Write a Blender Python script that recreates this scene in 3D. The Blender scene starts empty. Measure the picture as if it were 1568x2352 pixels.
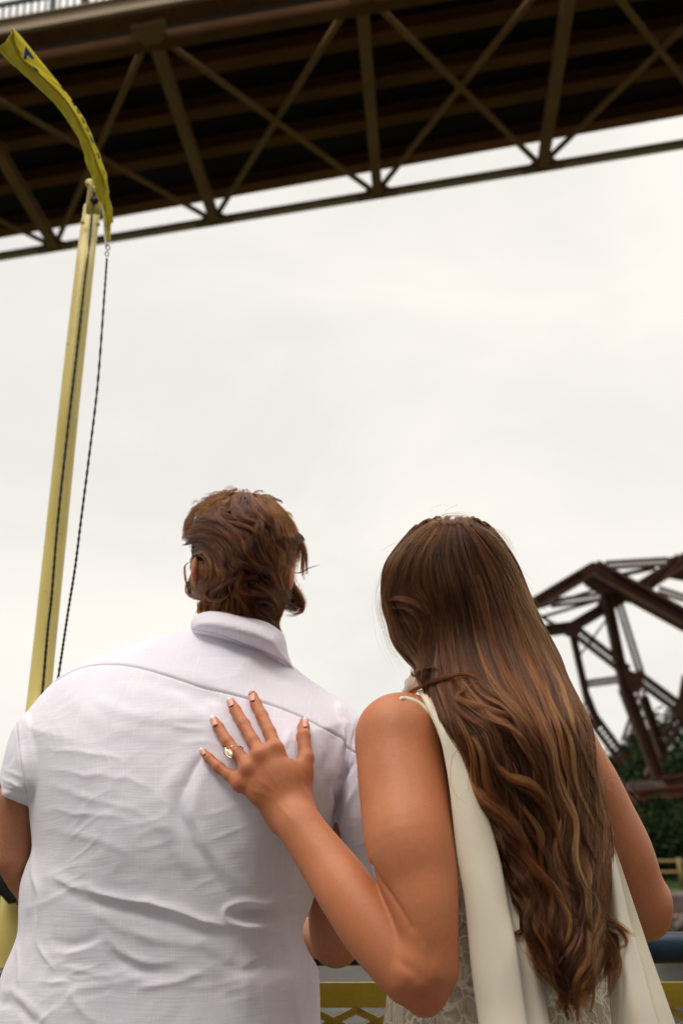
import bpy, math, random
import numpy as np
from mathutils import Vector, Matrix

# ------------------------------------------------------------------ camera
FPX = 2287.0                       # focal length in units of a 1568 x 2352 frame
CX, CY = 784.0, 1176.0
PITCH, ROLL, EYE = math.radians(20.2), math.atan(0.0413), 1.15
sc = bpy.context.scene
_U = np.array([-math.cos(PITCH)*math.sin(ROLL), math.cos(PITCH)*math.cos(ROLL), -math.sin(PITCH)])
_F = np.array([0, 0, -1.0])
_Y = _F - _F.dot(_U)*_U; _Y /= np.linalg.norm(_Y)
_X = np.cross(_Y, _U)
R = np.stack([_X, _Y, _U])         # camera -> world
CAM = np.array([0, 0, EYE])
cd = bpy.data.cameras.new('camera'); cam = bpy.data.objects.new('camera', cd)
sc.collection.objects.link(cam); sc.camera = cam
cam.matrix_world = Matrix([list(R[0])+[0], list(R[1])+[0], list(R[2])+[EYE], [0, 0, 0, 1]])
cd.sensor_fit = 'VERTICAL'; cd.sensor_height = 36; cd.lens = 36*FPX/2352
cd.clip_start = 0.05; cd.clip_end = 4000
cd.dof.use_dof = True; cd.dof.focus_distance = 1.32; cd.dof.aperture_fstop = 5.0

# ------------------------------------------------------------------ world, sun, exposure
SUN_EL, SUN_AZ = math.radians(60), math.radians(215)      # azimuth measured from +Y towards +X
w = bpy.data.worlds.new('World'); sc.world = w; w.use_nodes = True
nt = w.node_tree; nt.nodes.clear()
def N(t, **k):
    n = nt.nodes.new(t)
    for a, b in k.items(): setattr(n, a, b)
    return n
out = N('ShaderNodeOutputWorld'); bg = N('ShaderNodeBackground'); bg.inputs[1].default_value = 0.1
sky = N('ShaderNodeTexSky', sky_type='NISHITA', sun_disc=False, sun_elevation=SUN_EL, sun_rotation=SUN_AZ)
tc = N('ShaderNodeTexCoord'); mp = N('ShaderNodeMapping'); mp.inputs['Scale'].default_value = (1.0, 1.0, 2.2)
mp.inputs['Location'].default_value = (0.3, 0.2, 0.1)
no = N('ShaderNodeTexNoise'); no.inputs['Scale'].default_value = 2.6; no.inputs['Detail'].default_value = 5; no.inputs['Roughness'].default_value = 0.5
no.inputs['Distortion'].default_value = 0.5
rp = N('ShaderNodeValToRGB'); e = rp.color_ramp.elements
e[0].position = 0.32; e[0].color = (8.75, 8.5, 8.05, 1); e[1].position = 0.68; e[1].color = (10.4, 9.95, 9.15, 1)
sx = N('ShaderNodeSeparateXYZ')
# cloud deck is brighter overhead and dimmer behind the camera
m1 = N('ShaderNodeMapRange', interpolation_type='SMOOTHSTEP'); m2 = N('ShaderNodeMapRange', interpolation_type='SMOOTHSTEP'); m3 = N('ShaderNodeMath', operation='MULTIPLY')
for n_, v_ in ((m1, (0.66, 0.95, 1.0, 3.3)), (m2, (-0.75, -0.02, 0.36, 1.0))):
    for k_, x_ in enumerate(v_): n_.inputs[k_+1].default_value = x_
mm = N('ShaderNodeVectorMath', operation='SCALE'); mx = N('ShaderNodeMix', data_type='RGBA'); mx.inputs[0].default_value = 0.96
L = nt.links.new
L(tc.outputs['Generated'], mp.inputs[0]); L(mp.outputs[0], no.inputs[0]); L(no.outputs[0], rp.inputs[0])
L(tc.outputs['Generated'], sx.inputs[0]); L(sx.outputs['Z'], m1.inputs[0]); L(sx.outputs['Y'], m2.inputs[0]); L(m1.outputs[0], m3.inputs[0]); L(m2.outputs[0], m3.inputs[1])
L(rp.outputs[0], mm.inputs[0]); L(m3.outputs[0], mm.inputs['Scale'])
L(sky.outputs[0], mx.inputs[6]); L(mm.outputs[0], mx.inputs[7]); L(mx.outputs[2], bg.inputs[0]); L(bg.outputs[0], out.inputs[0])
sl = bpy.data.lights.new('sun', 'SUN'); sl.energy = 1.35; sl.angle = math.radians(18); sl.color = (1, 0.93, 0.84)
so = bpy.data.objects.new('sun', sl); sc.collection.objects.link(so)
sd = Vector((math.sin(SUN_AZ)*math.cos(SUN_EL), math.cos(SUN_AZ)*math.cos(SUN_EL), math.sin(SUN_EL)))
so.rotation_euler = sd.to_track_quat('Z', 'Y').to_euler()
sc.view_settings.view_transform = 'Standard'; sc.view_settings.look = 'None'
sc.view_settings.exposure = 0.0; sc.view_settings.gamma = 1.0
sc.cycles.max_bounces = 8; sc.cycles.transparent_max_bounces = 16

# ------------------------------------------------------------------ placing things
def P(u, v, d):
    c = np.array([(u-CX)/FPX*d, -(v-CY)/FPX*d, -d], dtype=float)
    return R @ c + CAM
def PA(u, v, d):
    u, v, d = np.broadcast_arrays(np.asarray(u, float), np.asarray(v, float), np.asarray(d, float))
    c = np.stack([(u-CX)/FPX*d, -(v-CY)/FPX*d, -d], -1)
    return c @ R.T + CAM
def proj(p):
    c = (p-CAM) @ R
    d = np.maximum(-c[..., 2], 1e-3)
    return CX + c[..., 0]/d*FPX, CY - c[..., 1]/d*FPX, d
def onz(u, v, z):
    r = R @ np.array([(u-CX)/FPX, -(v-CY)/FPX, -1.0])
    return CAM + r*((z-EYE)/r[2])
def ony(u, v, y):
    r = R @ np.array([(u-CX)/FPX, -(v-CY)/FPX, -1.0])
    return CAM + r*(y/r[1])
def rm(px, d): return px*d/FPX
rng = np.random.default_rng(7)

# ------------------------------------------------------------------ objects
def tagit(o, label=None, cat=None, group=None, kind=None):
    if label: o['label'] = label
    if cat: o['category'] = cat
    if group: o['group'] = group
    if kind: o['kind'] = kind
    return o
def empty(name, loc, label, cat, group=None, kind=None):
    o = bpy.data.objects.new(name, None); sc.collection.objects.link(o)
    o.location = loc; o.empty_display_size = 0.1
    return tagit(o, label, cat, group, kind)
def world_loc(o):
    l = np.zeros(3)
    while o is not None:
        l = l + np.array(o.location); o = o.parent
    return l
def mesh(name, V, F, mat, parent=None, smooth=True, base=None, mats=None, midx=None, attrs=None):
    """V world coordinates; F list of tuples or an (n,4)/(n,3) array"""
    V = np.asarray(V, float)
    off = world_loc(parent) if parent is not None else np.zeros(3)
    loc = np.zeros(3)
    if parent is None:
        loc = np.array(base if base is not None else (V.mean(0)[0], V.mean(0)[1], V[:, 2].min()))
    Vl = V-off-loc
    me = bpy.data.meshes.new(name)
    if isinstance(F, np.ndarray):
        k = F.shape[1]
        me.vertices.add(len(Vl)); me.vertices.foreach_set('co', Vl.astype(np.float32).ravel())
        me.loops.add(F.size); me.loops.foreach_set('vertex_index', F.astype(np.int32).ravel())
        me.polygons.add(len(F)); me.polygons.foreach_set('loop_start', np.arange(0, F.size, k, dtype=np.int32))
        me.update(calc_edges=True)
    else:
        me.from_pydata([tuple(v) for v in Vl], [], F)
    me.validate()
    for m in (mats or [mat]): me.materials.append(m)
    if midx is not None: me.polygons.foreach_set('material_index', np.asarray(midx, np.int32))
    me.polygons.foreach_set('use_smooth', np.full(len(me.polygons), smooth))
    for a, arr in (attrs or {}).items():
        at = me.attributes.new(a, 'FLOAT', 'POINT'); at.data.foreach_set('value', np.asarray(arr, np.float32))
    me.update()
    o = bpy.data.objects.new(name, me); sc.collection.objects.link(o); o.location = loc
    if parent is not None: o.parent = parent
    return o

class MB:
    """collects boxes, tubes and prisms into one mesh"""
    def __init__(s): s.V = []; s.F = []; s.n = 0
    def add(s, V, F):
        V = np.asarray(V, float); s.V.append(V); s.F += [tuple(int(i)+s.n for i in f) for f in F]; s.n += len(V)
    def bar(s, a, b, w, h, up=(0, 0, 1)):
        a = np.asarray(a, float); b = np.asarray(b, float); t = b-a; t /= np.linalg.norm(t)
        up = np.asarray(up, float)
        x = np.cross(t, up)
        if np.linalg.norm(x) < 1e-4: x = np.cross(t, (0, 1, 0))
        x /= np.linalg.norm(x); z = np.cross(x, t)
        V = [p + x*sx*w/2 + z*sz*h/2 for p in (a, b) for sx, sz in ((-1, -1), (1, -1), (1, 1), (-1, 1))]
        s.add(V, [(3, 2, 1, 0), (4, 5, 6, 7), (0, 1, 5, 4), (1, 2, 6, 5), (2, 3, 7, 6), (3, 0, 4, 7)])
    def ibeam(s, a, b, w, h, t=0.03, up=(0, 0, 1)):
        a = np.asarray(a, float); b = np.asarray(b, float); u = np.asarray(up, float)
        s.bar(a+u*(h/2-t/2), b+u*(h/2-t/2), w, t, up); s.bar(a-u*(h/2-t/2), b-u*(h/2-t/2), w, t, up); s.bar(a, b, t, h-2*t-.004, up)
    def tube(s, pts, r, n=12, caps=True, mod=None):
        pts = np.asarray(pts, float); m = len(pts); r = np.broadcast_to(np.asarray(r, float), (m,))
        T = np.gradient(pts, axis=0); T /= np.linalg.norm(T, axis=1)[:, None]+1e-12
        ref = np.array([0.31, 0.2, 1.0]); x = np.cross(T[0], ref); x /= np.linalg.norm(x)
        V = []
        for i in range(m):
            x = x - T[i]*x.dot(T[i]); x /= np.linalg.norm(x); y = np.cross(T[i], x)
            for k in range(n):
                an = 2*math.pi*k/n; rr = r[i]*(mod(i, an) if mod else 1)
                V.append(pts[i] + (x*math.cos(an)+y*math.sin(an))*rr)
        F = [(i*n+k, i*n+(k+1) % n, (i+1)*n+(k+1) % n, (i+1)*n+k) for i in range(m-1) for k in range(n)]
        if caps: F += [tuple(range(n-1, -1, -1)), tuple(range((m-1)*n, m*n))]
        s.add(V, F)
    def prism(s, pts, nrm, th):
        pts = np.asarray(pts, float); nrm = np.asarray(nrm, float); nrm = nrm/np.linalg.norm(nrm); k = len(pts)
        s.add(np.vstack([pts-nrm*th/2, pts+nrm*th/2]), [tuple(range(k-1, -1, -1)), tuple(range(k, 2*k))] + [(i, (i+1) % k, (i+1) % k+k, i+k) for i in range(k)])
    def lattice(s, a, b, w, up, n, bw):
        """a laced strut: two rails with zigzag lacing between them; up = direction across"""
        a = np.asarray(a, float); b = np.asarray(b, float); u = np.asarray(up, float); t = b-a; t /= np.linalg.norm(t)
        u = u-t*u.dot(t); u /= np.linalg.norm(u); nn = np.cross(t, u)
        s.bar(a+u*w/2, b+u*w/2, bw*1.5, bw*1.5, nn); s.bar(a-u*w/2, b-u*w/2, bw*1.5, bw*1.5, nn)
        for i in range(n):
            p = a+(b-a)*i/n; q = a+(b-a)*(i+1)/n; sg = 1
            s.bar(p+u*w/2, q-u*w/2, bw*.5, bw*.8, nn); s.bar(p-u*w/2+nn*bw*.3, q+u*w/2+nn*bw*.3, bw*.5, bw*.8, nn)
    def build(s, name, mat, parent=None, smooth=False, base=None):
        return mesh(name, np.vstack(s.V), s.F, mat, parent, smooth, base)

def crom(pts, n=8, closed=False):
    p = np.asarray(pts, float); m = len(p); outp = []
    rngi = range(m) if closed else range(m-1)
    for i in rngi:
        if closed: a, b, c, d = p[(i-1) % m], p[i], p[(i+1) % m], p[(i+2) % m]
        else: a, b, c, d = p[max(i-1, 0)], p[i], p[i+1], p[min(i+2, m-1)]
        for k in range(n):
            t = k/n; outp.append(0.5*((2*b)+(c-a)*t+(2*a-5*b+4*c-d)*t*t+(3*b-a-3*c+d)*t**3))
    if not closed: outp.append(p[-1])
    return np.array(outp)

# ------------------------------------------------------------------ materials
def mat(name, col, rough=0.6, metal=0.0, **k):
    m = bpy.data.materials.new(name); m.use_nodes = True
    b = m.node_tree.nodes['Principled BSDF']
    b.inputs['Specular IOR Level'].default_value = 0.35
    b.inputs['Base Color'].default_value = (*col, 1); b.inputs['Roughness'].default_value = rough; b.inputs['Metallic'].default_value = metal
    for a, v in k.items(): b.inputs[a.replace('_', ' ')].default_value = v
    return m
class G:
    """small node helper"""
    def __init__(s, m): s.m = m; s.t = m.node_tree; s.b = s.t.nodes.get('Principled BSDF'); s.c = None
    def n(s, t, **k):
        x = s.t.nodes.new(t)
        for a, b in k.items():
            if a.startswith('i_'):
                key = a[2:].replace('_', ' '); key = int(key) if key.isdigit() else key
                x.inputs[key].default_value = b
            else: setattr(x, a, b)
        return x
    def l(s, a, b): s.t.links.new(a, b)
    def coord(s, kind='Object', scale=(1, 1, 1), rot=(0, 0, 0), loc=(0, 0, 0)):
        c = s.n('ShaderNodeTexCoord'); m = s.n('ShaderNodeMapping')
        m.inputs['Scale'].default_value = scale; m.inputs['Rotation'].default_value = rot; m.inputs['Location'].default_value = loc
        s.l(c.outputs[kind], m.inputs[0]); return m.outputs[0]
    def noise(s, co, scale, detail=3, rough=0.5, dist=0.0):
        x = s.n('ShaderNodeTexNoise'); x.inputs['Scale'].default_value = scale; x.inputs['Detail'].default_value = detail
        x.inputs['Roughness'].default_value = rough; x.inputs['Distortion'].default_value = dist; s.l(co, x.inputs['Vector']); return x.outputs[0]
    def ramp(s, f, stops):
        x = s.n('ShaderNodeValToRGB'); el = x.color_ramp.elements
        while len(el) < len(stops): el.new(0.5)
        for i, (p, c) in enumerate(stops):
            el[i].position = p; el[i].color = (*c, 1) if len(c) == 3 else c
        s.l(f, x.inputs[0]); return x.outputs[0]
    def mix(s, f, a, b, blend='MIX'):
        x = s.n('ShaderNodeMix', data_type='RGBA', blend_type=blend)
        if isinstance(f, float): x.inputs[0].default_value = f
        else: s.l(f, x.inputs[0])
        for i, q in ((6, a), (7, b)):
            if isinstance(q, tuple): x.inputs[i].default_value = (*q, 1)
            else: s.l(q, x.inputs[i])
        return x.outputs[2]
    def math(s, op, a, b=0.0, c=0.0):
        x = s.n('ShaderNodeMath', operation=op)
        for i, q in enumerate((a, b, c)):
            if isinstance(q, (int, float)): x.inputs[i].default_value = q
            else: s.l(q, x.inputs[i])
        return x.outputs[0]
    def color(s, o): s.l(o, s.b.inputs['Base Color'])
    def bump(s, h, strength=0.3, dist=0.01, prev=None):
        x = s.n('ShaderNodeBump'); x.inputs['Strength'].default_value = strength; x.inputs['Distance'].default_value = dist
        s.l(h, x.inputs['Height'])
        if prev is not None: s.l(prev, x.inputs['Normal'])
        s.l(x.outputs[0], s.b.inputs['Normal']); return x.outputs[0]
def noisy(name, c1, c2, scale, rough=0.6, bump=0.0, bdist=0.01, detail=5, metal=0.0, **k):
    m = mat(name, c1, rough, metal, **k); g = G(m); co = g.coord()
    f = g.noise(co, scale, detail, 0.6); g.color(g.ramp(f, [(0.3, c1), (0.7, c2)]))
    if bump: g.bump(f, bump, bdist)
    return m

# ------------------------------------------------------------------ implicit surfaces
def tps(pts):
    """thin plate spline through (u, v, value) points"""
    p = np.asarray(pts, float); X = p[:, :2]/1000; n = len(X)
    def U(r2): return np.where(r2 > 1e-12, r2*np.log(np.maximum(r2, 1e-12)), 0)
    K = U(((X[:, None]-X[None])**2).sum(-1)) + np.eye(n)*1e-3; Q = np.hstack([np.ones((n, 1)), X])
    A = np.zeros((n+3, n+3)); A[:n, :n] = K; A[:n, n:] = Q; A[n:, :n] = Q.T
    s = np.linalg.solve(A, np.r_[p[:, 2], 0, 0, 0])
    gu = np.arange(-400, 2000, 12.0); gv = np.arange(900, 3200, 12.0)
    q = np.stack(np.meshgrid(gu, gv, indexing='ij'), -1).reshape(-1, 2)/1000
    val = (U(((q[:, None]-X[None])**2).sum(-1)) @ s[:n] + s[n] + q @ s[n+1:]).reshape(len(gu), len(gv))
    return lambda u, v: bil(val, (u+400)/12, (v-900)/12)
def bil(A, x, y):
    x = np.clip(x, 0, A.shape[0]-1.001); y = np.clip(y, 0, A.shape[1]-1.001)
    i = x.astype(int); j = y.astype(int); fx = x-i; fy = y-j
    return A[i, j]*(1-fx)*(1-fy)+A[i+1, j]*fx*(1-fy)+A[i, j+1]*(1-fx)*fy+A[i+1, j+1]*fx*fy
def segdist(q, a, b):
    ab = b-a; t = np.clip(((q-a)@ab)/max(ab@ab, 1e-9), 0, 1); return np.sqrt(((q-a-t[:, None]*ab)**2).sum(1))
class Outline:
    """signed distance (pixels, + inside) to a closed smooth outline"""
    def __init__(s, pts, step=3.0, n=4, pad=60):
        c = crom(pts, n, True); s.c = c
        lo = c.min(0)-pad; hi = c.max(0)+pad; s.lo = lo; s.step = step
        gu = np.arange(lo[0], hi[0], step); gv = np.arange(lo[1], hi[1], step)
        q = np.stack(np.meshgrid(gu, gv, indexing='ij'), -1).reshape(-1, 2)
        D = np.full(len(q), 1e9); ins = np.zeros(len(q), bool)
        for i in range(len(c)):
            a = c[i]; b = c[(i+1) % len(c)]; D = np.minimum(D, segdist(q, a, b))
            cr = (a[1] > q[:, 1]) != (b[1] > q[:, 1])
            if abs(b[1]-a[1]) > 1e-9:
                ins ^= cr & (q[:, 0] < (b[0]-a[0])*(q[:, 1]-a[1])/(b[1]-a[1])+a[0])
        s.A = np.where(ins, D, -D).reshape(len(gu), len(gv))
    def __call__(s, u, v): return bil(s.A, (u-s.lo[0])/s.step, (v-s.lo[1])/s.step)
def smin(a, b, k):
    if k <= 0: return np.minimum(a, b)
    h = np.maximum(k-np.abs(a-b), 0)/k
    return np.minimum(a, b)-h*h*k*0.25
def capsule(a, b, ra, rb, flat=1.0, axis=None):
    a = np.asarray(a, float); b = np.asarray(b, float)
    if axis is not None:
        axis = np.asarray(axis, float); axis = axis/np.linalg.norm(axis)
        S = np.eye(3)+np.outer(axis, axis)*(1/flat-1)
    else: S = None
    def f(p):
        q = p-a; d = b-a
        if S is not None: q = q@S; d = S@d
        h = np.clip((q@d)/max(d@d, 1e-9), 0, 1)
        r = np.sqrt(((q-h[:, None]*d)**2).sum(1))-(ra+(rb-ra)*h)
        return r*(flat if (S is not None and flat < 1) else 1)
    return f
def ellipsoid(c, r, Rm=None):
    c = np.asarray(c, float); r = np.asarray(r, float)
    def f(p):
        q = p-c
        if Rm is not None: q = q@Rm
        k = np.sqrt(((q/r)**2).sum(1)); k2 = np.sqrt(((q/(r*r))**2).sum(1))
        return k*(k-1)/np.maximum(k2, 1e-6)
    return f
def inflate(out, D, T, W, p=2.0):
    """solid bounded by an outline, whose near face sits at depth D(u,v); half thickness T metres; rim radius W metres"""
    def f(q):
        u, v, d = proj(q); s = out(u, v)*d/FPX
        x = np.maximum(0, 1-s/W); y = np.abs(d-(D(u, v)+T))/T
        return ((x**p+y**p)**(1/p)-1)*min(T, W)
    return f
def near(out, D, T, W, p=2.0):
    """depth of the near face of inflate()"""
    def g(u, v):
        Dv = D(u, v); s = out(u, v)*Dv/FPX
        x = np.clip(1-s/W, 0, 1); return Dv+T-T*(1-x**p)**(1/p)
    return g
class Shape:
    def __init__(s): s.p = []
    def add(s, f, k=0.0, op='u'): s.p.append((f, k, op)); return s
    def chain(s, pts, k=0.01, flat=1.0, axis=None, k0=None):
        """pts = (u, v, d, radius px)"""
        q = crom(pts, 5) if len(pts) > 2 else np.asarray(pts, float)
        C = [P(*a[:3]) for a in q]; rr = [rm(a[3], a[2]) for a in q]
        cs = [capsule(C[i], C[i+1], rr[i], rr[i+1], flat, axis) for i in range(len(q)-1)]
        bb = [(np.minimum(C[i], C[i+1])-max(rr[i:i+2])-.09, np.maximum(C[i], C[i+1])+max(rr[i:i+2])+.09) for i in range(len(cs))]
        def f(x):
            r = None; lo_, hi_ = x.min(0), x.max(0)
            for c, (b0, b1) in zip(cs, bb):
                if (b0 > hi_).any() or (b1 < lo_).any(): continue
                d_ = c(x); r = d_ if r is None else smin(r, d_, .0015)
            return np.full(len(x), .09) if r is None else r
        return s.add(f, k if k0 is None else k0)
    def __call__(s, q):
        r = None
        for f, k, op in s.p:
            d = f(q)
            if r is None: r = d
            elif op == 'u': r = smin(r, d, k)
            else: r = -smin(-r, -d, k)
        return r
def surfnets(f, lo, hi, h, lip=1.6):
    lo = np.asarray(lo, float); hi = np.asarray(hi, float); B = 8
    nb = np.ceil((hi-lo)/(h*B)).astype(int); n = nb*B+1
    Fd = np.empty(n, np.float32)
    ci = np.stack(np.meshgrid(*[np.arange(k) for k in nb], indexing='ij'), -1).reshape(-1, 3)
    ctr = lo+(ci+0.5)*B*h
    val = np.concatenate([f(ctr[i:i+nb[2]*nb[1]]) for i in range(0, len(ctr), nb[2]*nb[1])])
    rep = np.repeat(np.repeat(np.repeat(val.reshape(nb), B, 0), B, 1), B, 2)
    Fd[:-1, :-1, :-1] = rep; Fd[-1] = 1; Fd[:, -1] = 1; Fd[:, :, -1] = 1
    keep = ci[np.abs(val) < B*h*0.87*lip]
    loc = np.stack(np.meshgrid(*[np.arange(B+1)]*3, indexing='ij'), -1).reshape(-1, 3)
    for i in range(0, len(keep), 400):
        idx = (keep[i:i+400, None]*B+loc[None]).reshape(-1, 3)
        Fd[idx[:, 0], idx[:, 1], idx[:, 2]] = f(lo+idx*h)
    Fd[np.abs(Fd) < 1e-7] = 1e-7
    s = Fd < 0
    cnt = np.zeros(n-1, np.uint8)
    for dx in (0, 1):
        for dy in (0, 1):
            for dz in (0, 1): cnt += s[dx:n[0]-1+dx, dy:n[1]-1+dy, dz:n[2]-1+dz]
    cells = np.argwhere((cnt > 0) & (cnt < 8)); del cnt
    idm = np.full(n-1, -1, np.int32); idm[cells[:, 0], cells[:, 1], cells[:, 2]] = np.arange(len(cells))
    acc = np.zeros((len(cells), 3)); wt = np.zeros(len(cells))
    corners = [np.array(c) for c in ((0, 0, 0), (1, 0, 0), (0, 1, 0), (1, 1, 0), (0, 0, 1), (1, 0, 1), (0, 1, 1), (1, 1, 1))]
    cv = [Fd[cells[:, 0]+c[0], cells[:, 1]+c[1], cells[:, 2]+c[2]] for c in corners]
    for i in range(8):
        for j in range(i+1, 8):
            if np.abs(corners[i]-corners[j]).sum() != 1: continue
            a, b = cv[i], cv[j]; m = (a < 0) != (b < 0)
            t = np.where(m, a/np.where(m, a-b, 1), 0)
            acc += np.where(m[:, None], corners[i]+t[:, None]*(corners[j]-corners[i]), 0); wt += m
    V = lo+(cells+acc/wt[:, None])*h
    faces = []
    for ax in range(3):
        o1, o2 = [(1, 2), (2, 0), (0, 1)][ax]
        sl0 = [slice(None)]*3; sl1 = [slice(None)]*3; sl0[ax] = slice(0, -1); sl1[ax] = slice(1, None)
        a = s[tuple(sl0)]; b = s[tuple(sl1)]
        e = np.argwhere(a != b); e = e[(e[:, o1] > 0) & (e[:, o2] > 0) & (e[:, o1] < n[o1]-1) & (e[:, o2] < n[o2]-1)]
        ins = a[e[:, 0], e[:, 1], e[:, 2]]
        q = []
        for d1, d2 in ((1, 1), (0, 1), (0, 0), (1, 0)):
            c = e.copy(); c[:, o1] -= d1; c[:, o2] -= d2; q.append(idm[c[:, 0], c[:, 1], c[:, 2]])
        q = np.stack(q, 1); q[~ins] = q[~ins][:, ::-1]; faces.append(q)
    Fc = np.concatenate(faces); Fc = Fc[(Fc >= 0).all(1)]
    return V, Fc
def vnormals(V, F):
    a = V[F[:, 2]]-V[F[:, 0]]; b = V[F[:, 3]]-V[F[:, 1]]; n = np.cross(a, b); Nn = np.zeros_like(V)
    for k in range(4):
        for c in range(3): Nn[:, c] += np.bincount(F[:, k], n[:, c], len(V))
    return Nn/(np.linalg.norm(Nn, axis=1)[:, None]+1e-12)
def relax(V, F, it=2, lam=0.5):
    E = np.concatenate([F[:, [0, 1]], F[:, [1, 2]], F[:, [2, 3]], F[:, [3, 0]]]); i = np.r_[E[:, 0], E[:, 1]]; j = np.r_[E[:, 1], E[:, 0]]
    deg = np.bincount(i, minlength=len(V))[:, None].clip(1)
    for _ in range(it):
        A = np.stack([np.bincount(i, V[j, c], len(V)) for c in range(3)], 1)/deg; V = V+(A-V)*lam
    return V
def vnoise(p, seed=0):
    """smooth value noise on (n,3) points, range about -1..1"""
    i = np.floor(p).astype(np.int64); f = p-i; f = f*f*(3-2*f); r = 0
    for dx in (0, 1):
        for dy in (0, 1):
            for dz in (0, 1):
                hsh = (i[:, 0]+dx)*374761393+(i[:, 1]+dy)*668265263+(i[:, 2]+dz)*2147483647+seed*974634777
                hsh = (hsh ^ (hsh >> 13))*1274126177 & 0xffffffff; hsh = ((hsh ^ (hsh >> 16)) & 0xffff)/65535.0*2-1
                r = r+hsh*(f[:, 0] if dx else 1-f[:, 0])*(f[:, 1] if dy else 1-f[:, 1])*(f[:, 2] if dz else 1-f[:, 2])
    return r
def polydist(u, v, pts):
    """distance to polyline, position along it 0..1, and signed side"""
    c = crom(pts, 5); q = np.stack([u, v], 1); best = np.full(len(u), 1e9); tt = np.zeros(len(u)); sg = np.zeros(len(u)); m = len(c)-1
    for i in range(m):
        a = c[i]; ab = c[i+1]-a; t = np.clip(((q-a)@ab)/(ab@ab+1e-9), 0, 1); dv = q-a-t[:, None]*ab; d = np.sqrt((dv**2).sum(1))
        k = d < best; best[k] = d[k]; tt[k] = ((i+t)/m)[k]; sg[k] = np.sign(ab[0]*dv[:, 1]-ab[1]*dv[:, 0])[k]
    return best, tt, sg
# ================================================================== the setting
M = {}
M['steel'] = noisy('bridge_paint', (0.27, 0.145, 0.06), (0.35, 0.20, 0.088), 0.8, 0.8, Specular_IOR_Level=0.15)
M['steel_pale'] = noisy('bridge_paint_pale', (0.46, 0.33, 0.20), (0.56, 0.42, 0.27), 0.6, 0.6)
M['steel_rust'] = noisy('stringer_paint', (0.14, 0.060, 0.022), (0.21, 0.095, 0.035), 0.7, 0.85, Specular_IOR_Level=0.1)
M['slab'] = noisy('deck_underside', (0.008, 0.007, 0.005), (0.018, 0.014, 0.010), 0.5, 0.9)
M['pipe'] = mat('pipe_grey', (0.10, 0.11, 0.12), 0.5)
M['railgreen'] = mat('railing_green', (0.05, 0.09, 0.08), 0.6)
M['truss'] = noisy('truss_paint', (0.085, 0.036, 0.022), (0.135, 0.060, 0.038), 0.9, 0.6)
M['truss_red'] = noisy('girder_red_paint', (0.16, 0.035, 0.015), (0.22, 0.06, 0.03), 0.6, 0.6)
M['stone'] = noisy('pier_stone', (0.04, 0.028, 0.022), (0.09, 0.065, 0.055), 1.2, 0.9, 0.5, 0.1)
M['boulder'] = noisy('boulder_stone', (0.11, 0.085, 0.07), (0.22, 0.17, 0.15), 2.0, 0.9, 0.4, 0.1)
M['bark'] = noisy('bark', (0.05, 0.035, 0.025), (0.09, 0.06, 0.04), 8, 0.9)
def yellow_paint(name, c1, c2, worn=True):
    m = mat(name, c1, 0.42); g = G(m); co = g.coord(); f = g.noise(co, 9, 6, 0.6)
    col = g.ramp(f, [(0.3, c1), (0.7, c2)])
    if worn:
        f2 = g.noise(co, 38, 4, 0.7); col = g.mix(g.ramp(f2, [(0.66, (0, 0, 0)), (0.72, (1, 1, 1))]), col, (0.16, 0.10, 0.05))
    g.color(col); fb = g.noise(co, 160, 3); g.bump(fb, 0.25, 0.002); return m
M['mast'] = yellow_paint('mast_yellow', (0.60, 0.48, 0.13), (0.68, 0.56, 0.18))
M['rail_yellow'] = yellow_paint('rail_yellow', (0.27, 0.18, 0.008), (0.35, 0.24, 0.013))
m = mat('rail_blue', (0.010, 0.03, 0.06), 0.32, Specular_IOR_Level=0.3); g = G(m); co = g.coord(scale=(1, 1, 1)); f = g.noise(co, 24, 4, 0.6)
g.color(g.ramp(f, [(0.3, (0.004, 0.012, 0.024)), (0.7, (0.008, 0.026, 0.045))])); g.bump(g.noise(co, 90, 3), 0.3, 0.002); M['rail_blue'] = m
M['rope'] = noisy('rope_black', (0.012, 0.012, 0.012), (0.03, 0.028, 0.026), 300, 0.9)
M['chrome'] = mat('snap_metal', (0.42, 0.40, 0.38), 0.3, 1.0)
M['black'] = mat('black_rubber', (0.012, 0.012, 0.013), 0.5)
M['white'] = mat('white_webbing', (0.7, 0.7, 0.72), 0.7)

# water with a fine chop
m = mat('river_water', (0.03, 0.032, 0.024), 0.07, 0.0, IOR=1.33); g = G(m); co = g.coord()
mpn = g.n('ShaderNodeMapping'); mpn.inputs['Scale'].default_value = (0.7, 1.0, 1); g.l(co, mpn.inputs[0])
h1 = g.noise(mpn.outputs[0], 1.3, 6, 0.62, 0.4); g.bump(h1, 1.0, 0.30)
M['water'] = m
tagit(mesh('water', [(-900, -400, -1.5), (900, -400, -1.5), (900, 1500, -1.5), (-900, 1500, -1.5)], [(0, 1, 2, 3)], m, smooth=False), kind='structure')

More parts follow.
